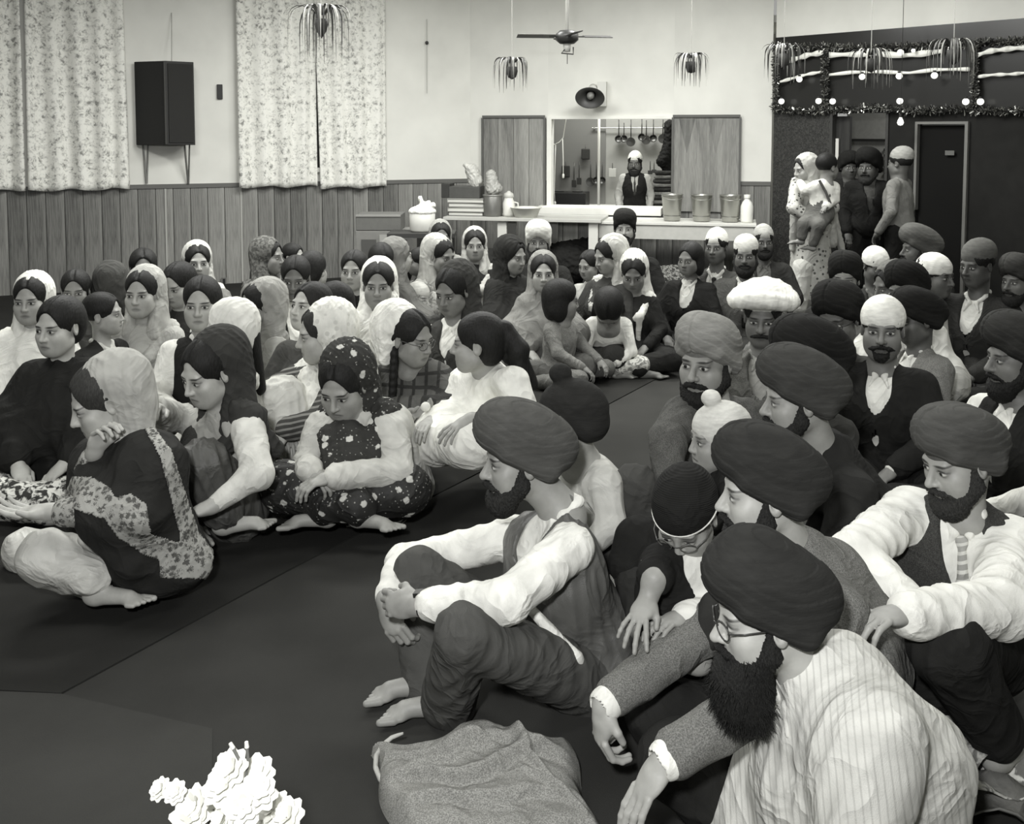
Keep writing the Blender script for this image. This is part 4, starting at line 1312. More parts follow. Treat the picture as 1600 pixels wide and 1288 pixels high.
# cardboard cartons against the wall
def carton(px0, px1, py0, py1, Y, t, label, dep=.42, panels=True):
    a, b = at(px0, py1, Y), at(px1, py0, Y); w = b[0] - a[0]; h = b[2] - a[2]
    e = empty('cardboard_carton', ((a[0] + b[0]) / 2, Y + dep / 2, a[2]), label, 'box')
    m = MB(); m.box((0, 0, h / 2), (w, dep, h)); o = m.build('box_body', plain('cardboard_%d' % t, t, .85, nz=.06), e); bevel(o, .006)
    if panels:
        m = MB(); m.box((-.01, -dep / 2 - .003, h * .5), (.07, .006, h * .8)); m.build('paper_band', plain('paper_band', 150), e)
        for sx in (-1, 1):
            m = MB(); m.box((sx * w * .27 , -dep / 2 - .003, h * .5), (w * .26, .006, h * .55)); m.build('label_panel', plain('carton_print', 74), e)
    else:
        m = MB(); m.box((0, -dep / 2 - .003, h * .96), (w, .006, .02)); m.build('tape', plain('tape', 140), e)
    return e
gz = onz(600, 0, 0)
carton(556, 645, 389 - 28, 420, 9.9, 118, 'lower printed cardboard carton stacked by the window-side wall')
carton(556, 626, 336, 360.5, 9.9, 96, 'upper plain cardboard carton stacked by the window-side wall', panels=False)
# dark bundles of coats under and in front of the table
def heap(px, py, z, sx, sy, sz, t, label, cat, seed, kind='plain', t2=None):
    p = onz(px, py, z); p[2] = 0
    pr = [ell((0, 0, sz * .45), (sx * .9, sy, sz * .55), k=.05), ell((sx * .4, .05, sz * .55), (sx * .45, sy * .7, sz * .5), k=.05), ell((-sx * .45, -.03, sz * .4), (sx * .5, sy * .8, sz * .45), k=.05)]
    return lump(cat.replace(' ', '_') if cat != 'coats' else 'coat_heap', p, pr, t, label, cat, seed, .018, .14, .02, kind, t2)
heap(893, 400, .3, .42, .25, .48, 30, 'black heap of coats between the bearded man in the white turban and the hooded mother', 'coats', 11)
heap(1028, 432, .2, .40, .22, .30, 120, 'patterned bundle of coats behind the woman in the white scarf', 'coats', 12, 'print', 50)
heap(1036, 556, .05, .34, .24, .15, 158, 'crumpled patterned blanket lying on the floor at the edge of the black sheet', 'blanket', 13, 'print', 60)
heap(745, 408, .3, .36, .16, .42, 40, 'dark heap of coats under the long serving table', 'coats', 14)
heap(655, 395, .3, .35, .2, .5, 34, 'black bundle in front of the pot stand', 'coats', 15)

# ------------------------------------------------------------------ inside the kitchen
def kit_pt(px, py, off=.05): return onB(px, py, -KD + off)
kp0 = kit_pt(925, 200); kp1 = kit_pt(1050, 200)
e = empty('utensil_rail', tuple(kp0), 'thin rail fixed high on the kitchen wall with ladles hanging from it', 'rail')
m = MB(); m.tube([V(0, 0, 0), kp1 - kp0], .008, 6); m.build('rod', plain('rail_metal', 150, .4, .6), e)
for q in (0.03, .97):
    m = MB(); m.box((kp1 - kp0) * q - nB * .02, (.02, .06, .03), WB.R); m.build('bracket', plain('rail_metal', 150, .4, .6), e)
M_UT = plain('utensil_metal', 70, .35, .6)
def ladle(px, y0, y1, kind, label, grp, lw=.007):
    a, b = kit_pt(px, y0, .07), kit_pt(px, y1, .07); L = a[2] - b[2]
    nm = {'ladle': 'ladle', 'spatula': 'spatula', 'strainer': 'strainer', 'cleaver': 'cleaver', 'paddle': 'paddle'}[kind]
    e = empty(nm, tuple(a), label, nm, grp)
    hd = .30 * L
    m = MB(); m.tube([V(0, 0, .0), V(0, 0, -L + hd * .8)], lw, 6); m.build('handle', M_UT, e, smooth=True)
    m = MB()
    if kind == 'ladle': m.lathe([(0, -.03), (.035, -.02), (.05, .0), (.052, .02), (.046, .02), (.03, -.012), (0, -.02)], V(0, 0, -L + hd * .5), 16, WB.R @ rotx(PI / 2.6)); nm2 = 'bowl'
    elif kind == 'strainer': m.lathe([(.0, .0), (.055, .0), (.06, .01), (.06, .02), (0, .012)], V(0, 0, -L + hd * .5), 18, WB.R @ rotx(PI / 2)); nm2 = 'disc'
    elif kind == 'paddle': m.box((0, 0, -L * .62), (.11, .03, L * .7), WB.R); nm2 = 'blade'
    elif kind == 'cleaver': m.box((0, 0, -L * .6), (.10, .012, L * .55), WB.R); nm2 = 'blade'
    else: m.box((0, 0, -L + hd * .45), (.06, .012, hd), WB.R); nm2 = 'blade'
    o = m.build(nm2, M_UT if kind != 'cleaver' else plain('cleaver_blade', 200, .4, .3), e)
    if nm2 == 'blade': bevel(o, .01)
kx = [(967, 187, 223, 'ladle'), (975, 192, 222, 'ladle'), (986, 187, 228, 'strainer'), (1003, 186, 220, 'ladle'), (1010, 188, 224, 'strainer'), (1021, 187, 222, 'ladle'), (1036, 187, 222, 'strainer')]
for i, (x, y0, y1, k_) in enumerate(kx):
    ladle(x, y0, y1, k_, 'dark %s hanging %s from the high kitchen rail' % (k_, ['first at the post end', 'second from the post', 'third from the post', 'just right of the man in the kitchen', 'fifth from the post', 'sixth from the post', 'last beside the dark towels'][i]), 'utensils on the high kitchen rail')
kx2 = [(915, 226, 250, 'paddle'), (884, 252, 278, 'paddle'), (897, 254, 292, 'spatula'), (905, 252, 288, 'spatula'), (923, 252, 290, 'strainer'), (932, 252, 288, 'ladle'), (941, 253, 288, 'ladle'), (957, 255, 280, 'cleaver'), (1016, 252, 272, 'spatula'), (1022, 252, 270, 'spatula')]
wd = ['broad dark paddle hung highest on the kitchen wall', 'short dark paddle hung nearest the hanging cord', 'long narrow spatula left of the dark paddle row', 'second narrow spatula beside the long one', 'dark strainer under the broad paddle', 'small ladle left of the white post', 'small ladle right of the white post', 'pale broad-bladed cleaver hung beside the kitchen man', 'narrow spatula behind the shoulder of the kitchen man', 'thin spatula nearest the stacked towels']
for (x, y0, y1, k_), l_ in zip(kx2, wd): ladle(x, y0, y1, k_, l_, 'utensils on the kitchen wall', .006)
pa = kit_pt(936, 184, .6); e = empty('kitchen_post', (pa[0], pa[1], 0), 'slim white upright pole standing in the middle of the kitchen', 'pole')
m = MB(); m.tube([V(0, 0, 0), V(0, 0, 2.9)], .018, 8); m.build('shaft', M_WHITE, e, smooth=True)
m = MB(); m.lathe([(0, 0), (.06, 0), (.06, .02), (.02, .04)], (0, 0, 0), 16); m.build('foot', M_WHITE, e, smooth=True)
# light cord and chain
for i, (pts, l_) in enumerate([([(860, 180), (858, 212), (866, 226), (874, 222), (880, 215), (884, 190), (886, 178)], 'looped white cord drooping inside the hatch'), ([(868, 226), (867, 260), (866, 300), (867, 318)], 'long white cord hanging down to the sill inside the hatch'), ([(879, 216), (880, 250), (880, 275)], 'short white cord with a bulb socket inside the hatch')]):
    P_ = [onB(x, y, -.30) for x, y in pts]
    e = empty('drooping_string', tuple(P_[0]), l_, 'cord'); m = MB(); m.tube([q - P_[0] for q in P_], .006, 6); m.build('cord', plain('white_cord', 215), e, smooth=True)
    m = MB(); m.lathe([(0, -.03), (.014, -.02), (.014, .02), (0, .03)], P_[-1] - P_[0], 10); m.build('toggle', plain('white_cord', 215), e, smooth=True)
# kitchen worktop, dark stove box, towels
kt = slab('kitchen_worktop', WB, sH0 - .3, sH1 + .8, zH0 - .10, zH0 - .06, plain('worktop', 190), -KD + .62, .6); tag(kt, 'pale worktop along the far wall of the kitchen', 'worktop')
mb = MB()
for s_ in (sH0 - .25, sH1 + .75):
    mb = MB(); mb.box(WB.p(s_, (zH0 - .1) / 2, -KD + .32) - np.array(kt.location), (.05, .5, zH0 - .1), WB.R); mb.build('leg', plain('worktop', 190), kt)
pq = onB(888, 322, -KD + .40); pq = V(pq[0], pq[1], zH0 - .059)
e = empty('stove_box', tuple(pq), 'black low stove standing at the left end of the kitchen worktop', 'stove')
mb = MB(); mb.box((0, 0, .09), (.50, .36, .18), WB.R); bevel(mb.build('body', plain('stove_black', 32, .4), e), .01)
for sx in (-.12, .12):
    mb = MB(); mb.lathe([(.06, .18), (.07, .19), (.05, .20), (0, .195)], WB.d * sx, 18); mb.build('burner', plain('burner', 60, .5), e)
base = kit_pt(1036, 310, .45); zb = zH0 - .059
for i in range(9):
    w = .30 - .012 * i; p_ = V(base[0], base[1], zb + i * .052)
    t_ = (70, 150, 60, 140, 54, 120, 62, 110, 50)[i]
    mb = MB(); mb.box((0, 0, .024), (w, .26, .046), WB.R @ rotz((i % 3 - 1) * .06)); o = mb.build('folded_towel', cloth(t_, 'plain'), None, tuple(p_)); bevel(o, .018, 3)
    tag(o, '%s folded towel, %s in the stack behind the kitchen man' % (('grey', 'pale', 'dark', 'light', 'black', 'mid grey', 'charcoal', 'soft grey', 'dark topmost')[i], ('lowest', 'second from the bottom', 'third from the bottom', 'fourth from the bottom', 'fifth from the bottom', 'sixth from the bottom', 'seventh from the bottom', 'second from the top', 'highest')[i]), 'towel', 'folded towels in the kitchen')
pd = kit_pt(1046, 230, .30)
lump('hanging_coat', pd, [cap((0, 0, .28), (0, 0, -.3), .07, .09, k=.05), cap((-.02, -.02, .0), (-.09, -.04, -.18), .06, .08, k=.05)], 32, 'black coat hanging at the shutter end of the kitchen', 'coat', 21, .01, .09)

# ------------------------------------------------------------------ ceiling fan
fc = at(886, 59, 8.6)
e = empty('ceiling_fan', (fc[0], fc[1], fc[2]), 'ceiling fan with dark blades hanging before the white end wall', 'fan')
m = MB(); m.tube([V(0, 0, .05), V(0, 0, CEIL - fc[2])], .014, 8); m.build('down_rod', plain('fan_white', 210, .4), e, smooth=True)
m = MB(); m.lathe([(0, -.055), (.06, -.05), (.095, -.02), (.095, .03), (.06, .06), (0, .065)], (0, 0, 0), 28); m.build('motor', plain('fan_dark', 50, .4), e, smooth=True)
m = MB(); m.lathe([(0, -.12), (.028, -.115), (.034, -.05), (.03, -.04)], (0, 0, 0), 16); m.build('switch_housing', plain('fan_white', 205, .4), e, smooth=True)
m = MB(); m.tube([V(-.02, -.04, -.10), V(-.05, -.04, -.13), V(.05, -.04, -.14), V(.05, -.04, -.08)], .006, 6); m.tube([V(.0, -.04, -.14), V(.0, -.04, -.22)], .003, 5); m.build('pull_chain', plain('fan_dark', 50, .4), e)
for i, a_ in enumerate((8, 98, 187, 279)):
    a_ = math.radians(a_); d_ = V(math.cos(a_), math.sin(a_), 0.0); n_ = V(-math.sin(a_), math.cos(a_), 0)
    R = np.stack([d_, nrm(n_ + V(0, 0, .22)), np.cross(d_, nrm(n_ + V(0, 0, .22)))], 1)
    m = MB(); m.box(d_ * .11 + V(0, 0, .01), (.08, .03, .008), R); br = m.build('blade_arm', plain('fan_dark', 50, .4), e)
    m = MB(); m.box(d_ * .26 + V(0, 0, .012), (.24 if i != 2 else .32, .10, .008), R); o = m.build('blade', plain('blade_%d' % (130 if i == 2 else 46), 130 if i == 2 else 46, .5), e); bevel(o, .003)

# ------------------------------------------------------------------ hanging spider plants
M_LEAF = plain('dark_leaf', 66, .5, nz=.25, nscale=30)
M_LEAF2 = plain('pale_leaf', 150, .5, nz=.2, nscale=30)
def plant(px, py, Y, size, label, n=22, seed=0, top=None):
    c = at(px, py, Y); r = np.random.default_rng(seed)
    e = empty('spider_plant', tuple(c), label, 'plant', None)
    m = MB(); m.tube([V(0, 0, .0), V(0, 0, CEIL - c[2])], .003, 5); m.build('hanging_wire', plain('plant_wire', 150), e)
    m = MB(); m.lathe([(0, -.10 * size / .3), (.035, -.07), (.05, -.02), (.045, .02), (.04, .02), (0, .0)], (0, 0, 0), 20); m.build('pot', plain('plant_pot', 60, .7), e, smooth=True)
    for i in range(n):
        a_ = 2 * PI * i / n + r.uniform(-.2, .2); L = size * r.uniform(.6, 1.35); out = size * r.uniform(.22, .62)
        d_ = V(math.cos(a_), math.sin(a_), 0); sd = V(-math.sin(a_), math.cos(a_), 0); w = .0065
        rows = []
        for j in range(9):
            t = j / 8
            p_ = d_ * (out * math.sin(min(1, t * 1.35) * PI / 2) + .02) + V(0, 0, .05 + .10 * math.sin(t * PI * .8) * size / .3 - L * 1.25 * max(0, t - .22) ** 1.25)
            ww = w * (1 - t ** 3) + .001
            rows.append([p_ - sd * ww, p_ + V(0, 0, -.004), p_ + sd * ww])
        m = MB(); m.strip(rows); o = m.build('leaf', M_LEAF if i % 3 else M_LEAF2, e, smooth=True)
plant(800, 108, 8.9, .27, 'spider plant with thin drooping leaves hanging left of the ceiling fan', 40, 1)
plant(1080, 100, 8.9, .24, 'dense dark spider plant hanging above the plywood shutter', 40, 2)
plant(502, 34, 7.4, .36, 'spider plant hanging in front of the middle window curtains', 46, 3)
plant(1225, 88, 8.2, .26, 'spider plant hanging at the corner of the decorated entrance', 30, 4)
plant(1361, 96, 8.0, .26, 'spider plant hanging in front of the middle of the decorated entrance', 36, 5)
plant(1490, 82, 7.6, .28, 'bushy spider plant hanging at the far right of the decorated entrance', 36, 6)

# ------------------------------------------------------------------ tinsel, reflection strips and bulbs of the entrance
M_TIN = plain('tinsel', 165, .25, .75)
M_TIN2 = plain('tinsel_dark', 70, .3, .7)
def garland(pts, label, n=420, seed=0, r0=.05, sag=0.0):
    P_ = [np.asarray(q, float) for q in pts]; r = np.random.default_rng(seed)
    c = P_[0]; e = empty('tinsel_garland', tuple(c), label, 'garland')
    m = MB(); m.tube([q - c for q in P_], .008, 5); m.build('core', M_TIN2, e)
    for nm, mt, k_ in (('strands', M_TIN, 1), ('strands', M_TIN2, 0)):
        v = []; f = []
        seg = np.array(P_); L = np.linalg.norm(np.diff(seg, axis=0), axis=1); cum = np.r_[0, np.cumsum(L)]
        for i in range(n):
            u = r.uniform(0, cum[-1]); j = min(np.searchsorted(cum, u, 'right') - 1, len(L) - 1); q = lerp(seg[j], seg[j + 1], (u - cum[j]) / L[j]) - c
            d_ = nrm(r.normal(size=3)) * r0 * r.uniform(.6, 1.3); s_ = nrm(np.cross(d_, r.normal(size=3))) * .005
            b_ = len(v); v += [q - s_, q + s_, q + d_ + s_, q + d_ - s_]; f.append((b_, b_ + 1, b_ + 2, b_ + 3))
        m = MB(); m.add(v, f); o = m.build(nm, mt, e); tag(o, kind='stuff')
garland([onE(x, y, .06) for x, y in ((1208, 72), (1260, 73), (1330, 75), (1400, 74), (1470, 70), (1560, 66), (1640, 62))], 'tinsel garland along the top of the entrance', 1000, 1)
garland([onE(x, y, .06) for x, y in ((1208, 170), (1260, 174), (1310, 172), (1370, 168), (1430, 174), (1500, 170), (1560, 174), (1640, 172))], 'tinsel garland along the bottom of the decorated band above the doors', 1000, 2)
for x, l_, sd in ((1212, 'upright tinsel garland at the corner beside the white wall', 3), (1289, 'upright tinsel garland second from the white wall', 4), (1523, 'upright tinsel garland nearest the right edge of the photo', 5)):
    garland([onE(x, y, .06) for y in (72, 105, 140, 172)], l_, 420, sd, .045)
M_REFL = plain('reflection_white', 232, .5)
def reflection_strip(pix, label, w=.028, seed=0):  # white strips modelled in place of light reflections on the glossy board
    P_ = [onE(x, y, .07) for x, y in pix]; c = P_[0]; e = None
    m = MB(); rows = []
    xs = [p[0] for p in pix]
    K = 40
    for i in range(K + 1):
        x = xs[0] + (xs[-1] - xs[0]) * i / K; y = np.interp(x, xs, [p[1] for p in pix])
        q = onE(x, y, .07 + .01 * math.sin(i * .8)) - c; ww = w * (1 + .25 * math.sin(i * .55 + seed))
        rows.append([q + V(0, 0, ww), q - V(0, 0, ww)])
    m.strip(rows); o = m.build('paper_streamer', M_REFL, None, tuple(c), smooth=True); s_ = o.modifiers.new('solid', 'SOLIDIFY'); s_.thickness = .003
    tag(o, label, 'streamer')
reflection_strip([(1216, 97), (1240, 93), (1262, 86), (1286, 82)], 'short upper white reflection strip sloping up from the corner of the entrance', .026, 1)
reflection_strip([(1295, 86), (1330, 85), (1370, 84), (1410, 87), (1440, 84), (1470, 80)], 'long upper white reflection strip across the middle of the entrance', .026, 2)
reflection_strip([(1528, 86), (1545, 80), (1570, 77), (1620, 72)], 'upper white reflection strip running off at the right of the entrance', .022, 3)
reflection_strip([(1218, 128), (1240, 122), (1262, 116), (1286, 112)], 'short lower white reflection strip sloping up from the corner of the entrance', .016, 4)
reflection_strip([(1295, 117), (1330, 113), (1370, 112), (1420, 114), (1460, 109), (1516, 108)], 'long lower white reflection strip across the middle of the entrance', .016, 5)
reflection_strip([(1528, 120), (1550, 117), (1580, 116), (1620, 112)], 'lower white reflection strip running off at the right of the entrance', .014, 6)
a_ = NT('lit_bulb'); a_.b.inputs['Emission Color'].default_value = (1, 1, .94, 1); a_.b.inputs['Emission Strength'].default_value = 1.1; M_BULB = a_.out(col(240), .3)
bl = [(1221, 158.5), (1279, 158), (1301, 158.5), (1406, 158), (1509, 159), (1532, 159), (1249, 124), (1347, 120), (1405, 119), (1460, 118), (1360, 100), (1407, 82), (1427, 79)]
wh = ['lowest row, at the corner by the white wall', 'lowest row, left of the second upright garland', 'lowest row, right of the second upright garland', 'lowest row, alone at its middle', 'lowest row, left of the last upright garland', 'lowest row, right of the last upright garland',
      'middle row, nearest the white wall', 'middle row, left of the hanging plant', 'middle row, under the centre of the reflection strip', 'middle row, furthest right', 'small, behind the middle hanging plant', 'top row, on the upper reflection strip', 'top row, smallest, beside the big one']
for (x, y), l_ in zip(bl, wh):
    p_ = onE(x, y, .12); rr = .032 if 'small' not in l_ else .02
    e = empty('round_bulb', tuple(p_), 'round white light bulb, ' + l_, 'bulb', 'round bulbs of the entrance')
    m = MB(); m.lathe([(rr * math.sin(t), -rr * math.cos(t)) for t in np.linspace(0.01, PI * .86, 12)], (0, 0, 0), 18); m.build('globe', M_BULB, e, smooth=True)
    m = MB(); m.lathe([(.014, rr * .8), (.016, rr * 1.5), (0, rr * 1.55)], (0, 0, 0), 12); m.build('socket', plain('socket_dark', 40), e)
p_ = onE(1407, 190, .25)
e = empty('pendant_bulb', tuple(p_), 'bare pear-shaped bulb hanging in the entrance above the standing men', 'bulb')
m = MB(); m.lathe([(0, -.04), (.022, -.034), (.032, -.012), (.026, .012), (.014, .035), (.013, .045)], (0, 0, 0), 18); m.build('glass', M_BULB, e, smooth=True)
m = MB(); m.lathe([(.016, .04), (.016, .07), (0, .072)], (0, 0, 0), 12); m.tube([V(0, 0, .07), V(0, 0, CEIL - p_[2])], .003, 5); m.build('flex', plain('socket_dark', 40), e)

# ------------------------------------------------------------------ foreground: folded jacket, flowers, papers
def folded_jacket():
    c = onz(740, 1200, .04); c[2] = 0
    def L(px, py, z): 
        q = onz(px, py, z); return V(q[0] - c[0], q[1] - c[1], z)
    e = empty('folded_jacket', tuple(c), 'light tweed jacket folded on the carpet in front of the barefoot man', 'jacket')
    A, B, C_, D_ = L(578, 1188, 0), L(888, 1180, 0), L(945, 1345, 0), L(630, 1350, 0)      # far left, far right, near right, near left
    r = np.random.default_rng(4)
    nu, nv = 120, 90
    u, v = np.meshgrid(np.linspace(0, 1, nu), np.linspace(0, 1, nv), indexing='ij')       # v: 0 near, 1 far
    XY = (D_[None, None] * ((1 - u) * (1 - v))[..., None] + C_[None, None] * (u * (1 - v))[..., None] + A[None, None] * ((1 - u) * v)[..., None] + B[None, None] * (u * v)[..., None])
    ed = np.clip(np.minimum(np.minimum(u, 1 - u) / .10, np.minimum(v, 1 - v) / .12), 0, 1)
    ed = np.sqrt(1 - (1 - ed) ** 2)
    H = .075 + .050 * np.exp(-((u - .48) / .16) ** 2 - ((v - .86) / .16) ** 2) + .03 * np.exp(-((u - .72) / .2) ** 2 - ((v - .6) / .2) ** 2) - .025 * np.exp(-((u - .15) / .14) ** 2 - ((v - .8) / .3) ** 2)
    for f_, a_, w_ in ((lambda u: .74 - .10 * u + .05 * np.sin(5 * u), .020, .10), (lambda u: .46 + .20 * u ** 2 + .03 * np.sin(7 * u + 1), .026, .13), (lambda u: .20 + .10 * np.sin(3.2 * u), .020, .10)):
        d = v - f_(u)
        sg = 1 / (1 + np.exp(-d / .011)); H += (1.9 * a_ * np.exp(-np.maximum(d, 0) / w_) * sg - a_ * np.exp(np.minimum(d, 0) / .035) * (1 - sg)) * (np.sin(PI * np.clip(u * 1.05, 0, 1)) ** .5)
    for a0, u0, v0, u1, v1, w_ in ((.026, .10, .55, .42, .70, .020), (.028, .62, .85, .86, .35, .022), (.022, .70, .50, .95, .10, .020), (.022, .30, .30, .62, .22, .018), (.020, .40, .80, .62, .62, .018)):
        dx, dy = u1 - u0, v1 - v0; t = np.clip(((u - u0) * dx + (v - v0) * dy) / (dx * dx + dy * dy), 0, 1)
        dd = np.hypot(u - u0 - t * dx, v - v0 - t * dy); H += a0 * np.exp(-(dd / w_) ** 2) * np.sin(PI * np.clip(t, .05, .95))
    q = np.stack([XY[..., 0], XY[..., 1], H * 0], -1).reshape(-1, 3)
    H = H + folds(9, .006, .20, (1, 1, 1))(q, None).reshape(H.shape)
    wob = .018 * np.sin(9 * u + 2 * v)[..., None] * nrm(A - D_) + .012 * np.sin(8 * v + 1)[..., None] * nrm(B - A)
    G = XY + wob; G[..., 2] = .004 + H * ed
    m = MB(); m.strip([[G[i, j] for j in range(nv)] for i in range(nu)])
    low = G.copy(); low[..., 2] = .002
    m.build('jacket_body', cloth(142, 'tweed'), e, smooth=True)
    m = MB(); m.tube([L(x, y, z) + V(0, 0, .0) for x, y, z in ((630, 1146, .07), (622, 1149, .06), (612, 1153, .05), (597, 1166, .04), (588, 1182, .035), (587, 1200, .03), (594, 1218, .025), (606, 1232, .02), (622, 1243, .015), (645, 1256, .012))], [.003, .005, .006, .007, .007, .007, .007, .006, .005, .004], 8); m.build('lining_edge', cloth(185), e, smooth=True)
folded_jacket()
def flowers():
    base = at(372, 1215, 1.85)
    r = np.random.default_rng(5)
    e0 = empty('flower_stand', (base[0], base[1], 0), 'pale vase on a tall pedestal holding the white flowers', 'vase')
    zt_ = base[2] - .10
    m = MB(); m.lathe([(0, 0), (.13, 0), (.13, .02), (.05, .04), (.045, zt_ - .16), (.10, zt_ - .14), (.10, zt_ - .12)], (0, 0, 0), 24); m.build('pedestal', plain('vase_white', 200, .5), e0, smooth=True)
    m = MB(); m.lathe([(0, zt_ - .12), (.05, zt_ - .12), (.07, zt_ - .05), (.05, zt_), (.055, zt_ + .01), (.04, zt_)], (0, 0, 0), 24); m.build('vase', plain('vase_white', 210, .4), e0, smooth=True)
    MP = plain('petal_white', 244, .6)
    spots = [(300, 1243, .0), (345, 1215, -.02), (385, 1205, .02), (360, 1185, 0), (405, 1225, -.03), (330, 1250, .03), (430, 1250, .02), (380, 1245, -.05), (265, 1222, .0), (240, 1218, .02), (455, 1262, 0), (402, 1195, .02), (290, 1262, -.02), (350, 1265, -.05)]
    nm = ['at the left foot of the bunch', 'large, left of the centre', 'large, right of the centre', 'topmost, below the two thin stalks', 'on the right flank', 'low on the left', 'low on the right', 'at the front centre', 'on the long left spray', 'at the tip of the long left spray', 'furthest to the right', 'high on the right', 'lowest on the left', 'lowest at the centre']
    for (x, y, dy), l_ in zip(spots, nm):
        p_ = at(372 + (x - 372) * .92, y + 16, 1.85 + dy); R0 = .033 if 'spray' not in l_ else .020
        e = empty('white_flower', tuple(p_), 'white blossom, ' + l_, 'flower', 'white flowers in the foreground vase')
        ax = nrm(V(r.normal() * .5, -.6, .8 + r.normal() * .2)); u = nrm(np.cross(ax, V(1, 0, .1))); v_ = np.cross(ax, u)
        m = MB(); m.tube([V(0, 0, 0), (V(base[0], base[1], zt_ - .03) - p_)], .0025, 5); m.build('stem', plain('stem_grey', 120), e)
        for lay in range(3):
            for k_ in range(6 + lay):
                a_ = 2 * PI * k_ / (6 + lay) + lay * .4; d_ = u * math.cos(a_) + v_ * math.sin(a_); s_ = np.cross(ax, d_); rr = R0 * (.6 + .28 * lay); up = .9 - .38 * lay
                rows = []
                for j in range(5):
                    t = j / 4; q = d_ * rr * t + ax * (R0 * up * t * (1 - .3 * t)); w = rr * .42 * math.sin(PI * (.12 + .8 * t)) 
                    rows.append([q - s_ * w, q + ax * (-.12 * w), q + s_ * w])
                m = MB(); m.strip(rows); m.build('petal', MP, e, smooth=True)
    m = MB()
    for x0, y0, x1, y1 in ((375, 1190, 360, 1162), (388, 1190, 385, 1160)):
        a_, b_ = at(x0, y0, 1.85), at(x1, y1, 1.85)
        e = empty('flower_stalk', tuple(a_), 'thin bare stalk with a pale tip, %s above the white flowers' % ('the left one' if x0 < 380 else 'the right one'), 'stalk')
        m = MB(); m.tube([V(0, 0, 0) + (V(base[0], base[1], zt_) - a_), V(0, 0, 0), b_ - a_], [.002, .003, .003], 6); m.build('stem', plain('stem_grey', 120), e)
        m = MB(); m.tube([(b_ - a_) * .72, (b_ - a_) * 1.02], [.0045, .0035], 6); m.build('tip', plain('petal_white', 244, .6), e)
flowers()
# papers at the bottom right
def papers():
    for i, (x, y, rot, t, l_) in enumerate([(1520, 1175, .5, 205, 'open newspaper sheet lying beside the man in the striped shirt'), (1545, 1210, .2, 225, 'white crumpled paper at the bottom right corner'), (1500, 1225, -.3, 120, 'dark printed leaflet under the newspaper')]):
        p_ = onz(x, y, .05); p_[2] = .03 + .03 * (2 - i if i < 2 else 0)
        rows = []
        for a_ in range(9):
            rows.append([rotz(rot) @ V((a_ / 8 - .5) * .30, (b_ / 8 - .5) * .22, .03 * math.sin(a_ * .9 + i) + .02 * math.sin(b_ * 1.1 + a_ * .4)) for b_ in range(9)])
        m = MB(); m.strip(rows); o = m.build('newspaper', cloth(t, 'print', 120), None, tuple(p_), smooth=True); s_ = o.modifiers.new('solid', 'SOLIDIFY'); s_.thickness = .004
        tag(o, l_, 'paper')
papers()

# ------------------------------------------------------------------ the seated congregation
def viewyaw(deg, x, y): return math.radians(deg) - math.atan2(x, y)

def dress(p, top, low, pose, s):
    J = p.J; k = top[0]
    t = top[1]
    if k == 'kameez':      # loose tunic, t2/pattern optional
        kd = top[2] if len(top) > 2 else 'plain'; t2 = top[3] if len(top) > 3 else None
        pr = torso_prims(J, s, .016, True, .02) + sleeve_prims(J, s, .012, end=.9)
        if pose != 'stand': pr += [cap(lerp(J['hipL'], J['knL'], .45), lerp(J['hipR'], J['knR'], .45), .10 * s, k=.06)]
        p.garment('kameez', pr, t, kd, t2, amp=.006)
    elif k == 'shawl':     # wrapped shawl
        kd = top[2] if len(top) > 2 else 'plain'; t2 = top[3] if len(top) > 3 else None
        pr = torso_prims(J, s, .03, True, .03)
        for sd in 'LR':
            pr += [cap(lerp(J['neck'], J['sh' + sd], .9), J['el' + sd], .075 * s, .10 * s, k=.08), cap(J['el' + sd], lerp(J['el' + sd], J['wr' + sd], .75), .10 * s, .075 * s, k=.07)]
        pr += [cap(J['elL'], J['elR'], .09 * s, k=.10)]
        p.garment('shawl', pr, t, kd, t2, amp=.010, wl=.12)
    elif k in ('shirt', 'sweater'):
        kd = top[2] if len(top) > 2 else 'plain'; t2 = top[3] if len(top) > 3 else None
        p.garment(k, torso_prims(J, s, .014, p.fem, .01) + sleeve_prims(J, s, .010, end=.95), t, kd, t2, amp=.0055)
        if k == 'shirt': p.collar(t)
    elif k == 'suit':      # ('suit', jacket, shirt, tie or None, kind)
        kd = top[4] if len(top) > 4 else 'plain'
        p.garment('shirt', torso_prims(J, s, .008) + sleeve_prims(J, s, .004, end=1.0), top[2], h=p.gh * 1.2)
        p.collar(top[2])
        if top[3] is not None: p.tie(top[3])
        w = .062
        p.garment('jacket', torso_prims(J, s, .028) + sleeve_prims(J, s, .020, end=.92) + p.vneck(w, .34) + p.lapels(), t, kd, amp=.006, wl=.11)
    elif k == 'vest':      # ('vest', vest, shirt, tie)
        p.garment('shirt', torso_prims(J, s, .010) + sleeve_prims(J, s, .012, end=.97), top[2], amp=.006)
        p.collar(top[2])
        if top[3] is not None: p.tie(top[3])
        p.garment('waistcoat', torso_prims(J, s, .024) + p.vneck(.055, .30), t, amp=.004, wl=.12)
    if low:
        kd = low[1] if len(low) > 1 else 'plain'
        if low[0] is not None:
            p.garment(low[2] if len(low) > 2 else ('trousers' if not p.fem else 'salwar'), leg_prims(J, s, .014 if not p.fem else .026, flare=.012 if p.fem else .012), low[0], kd, amp=.007, wl=.11)

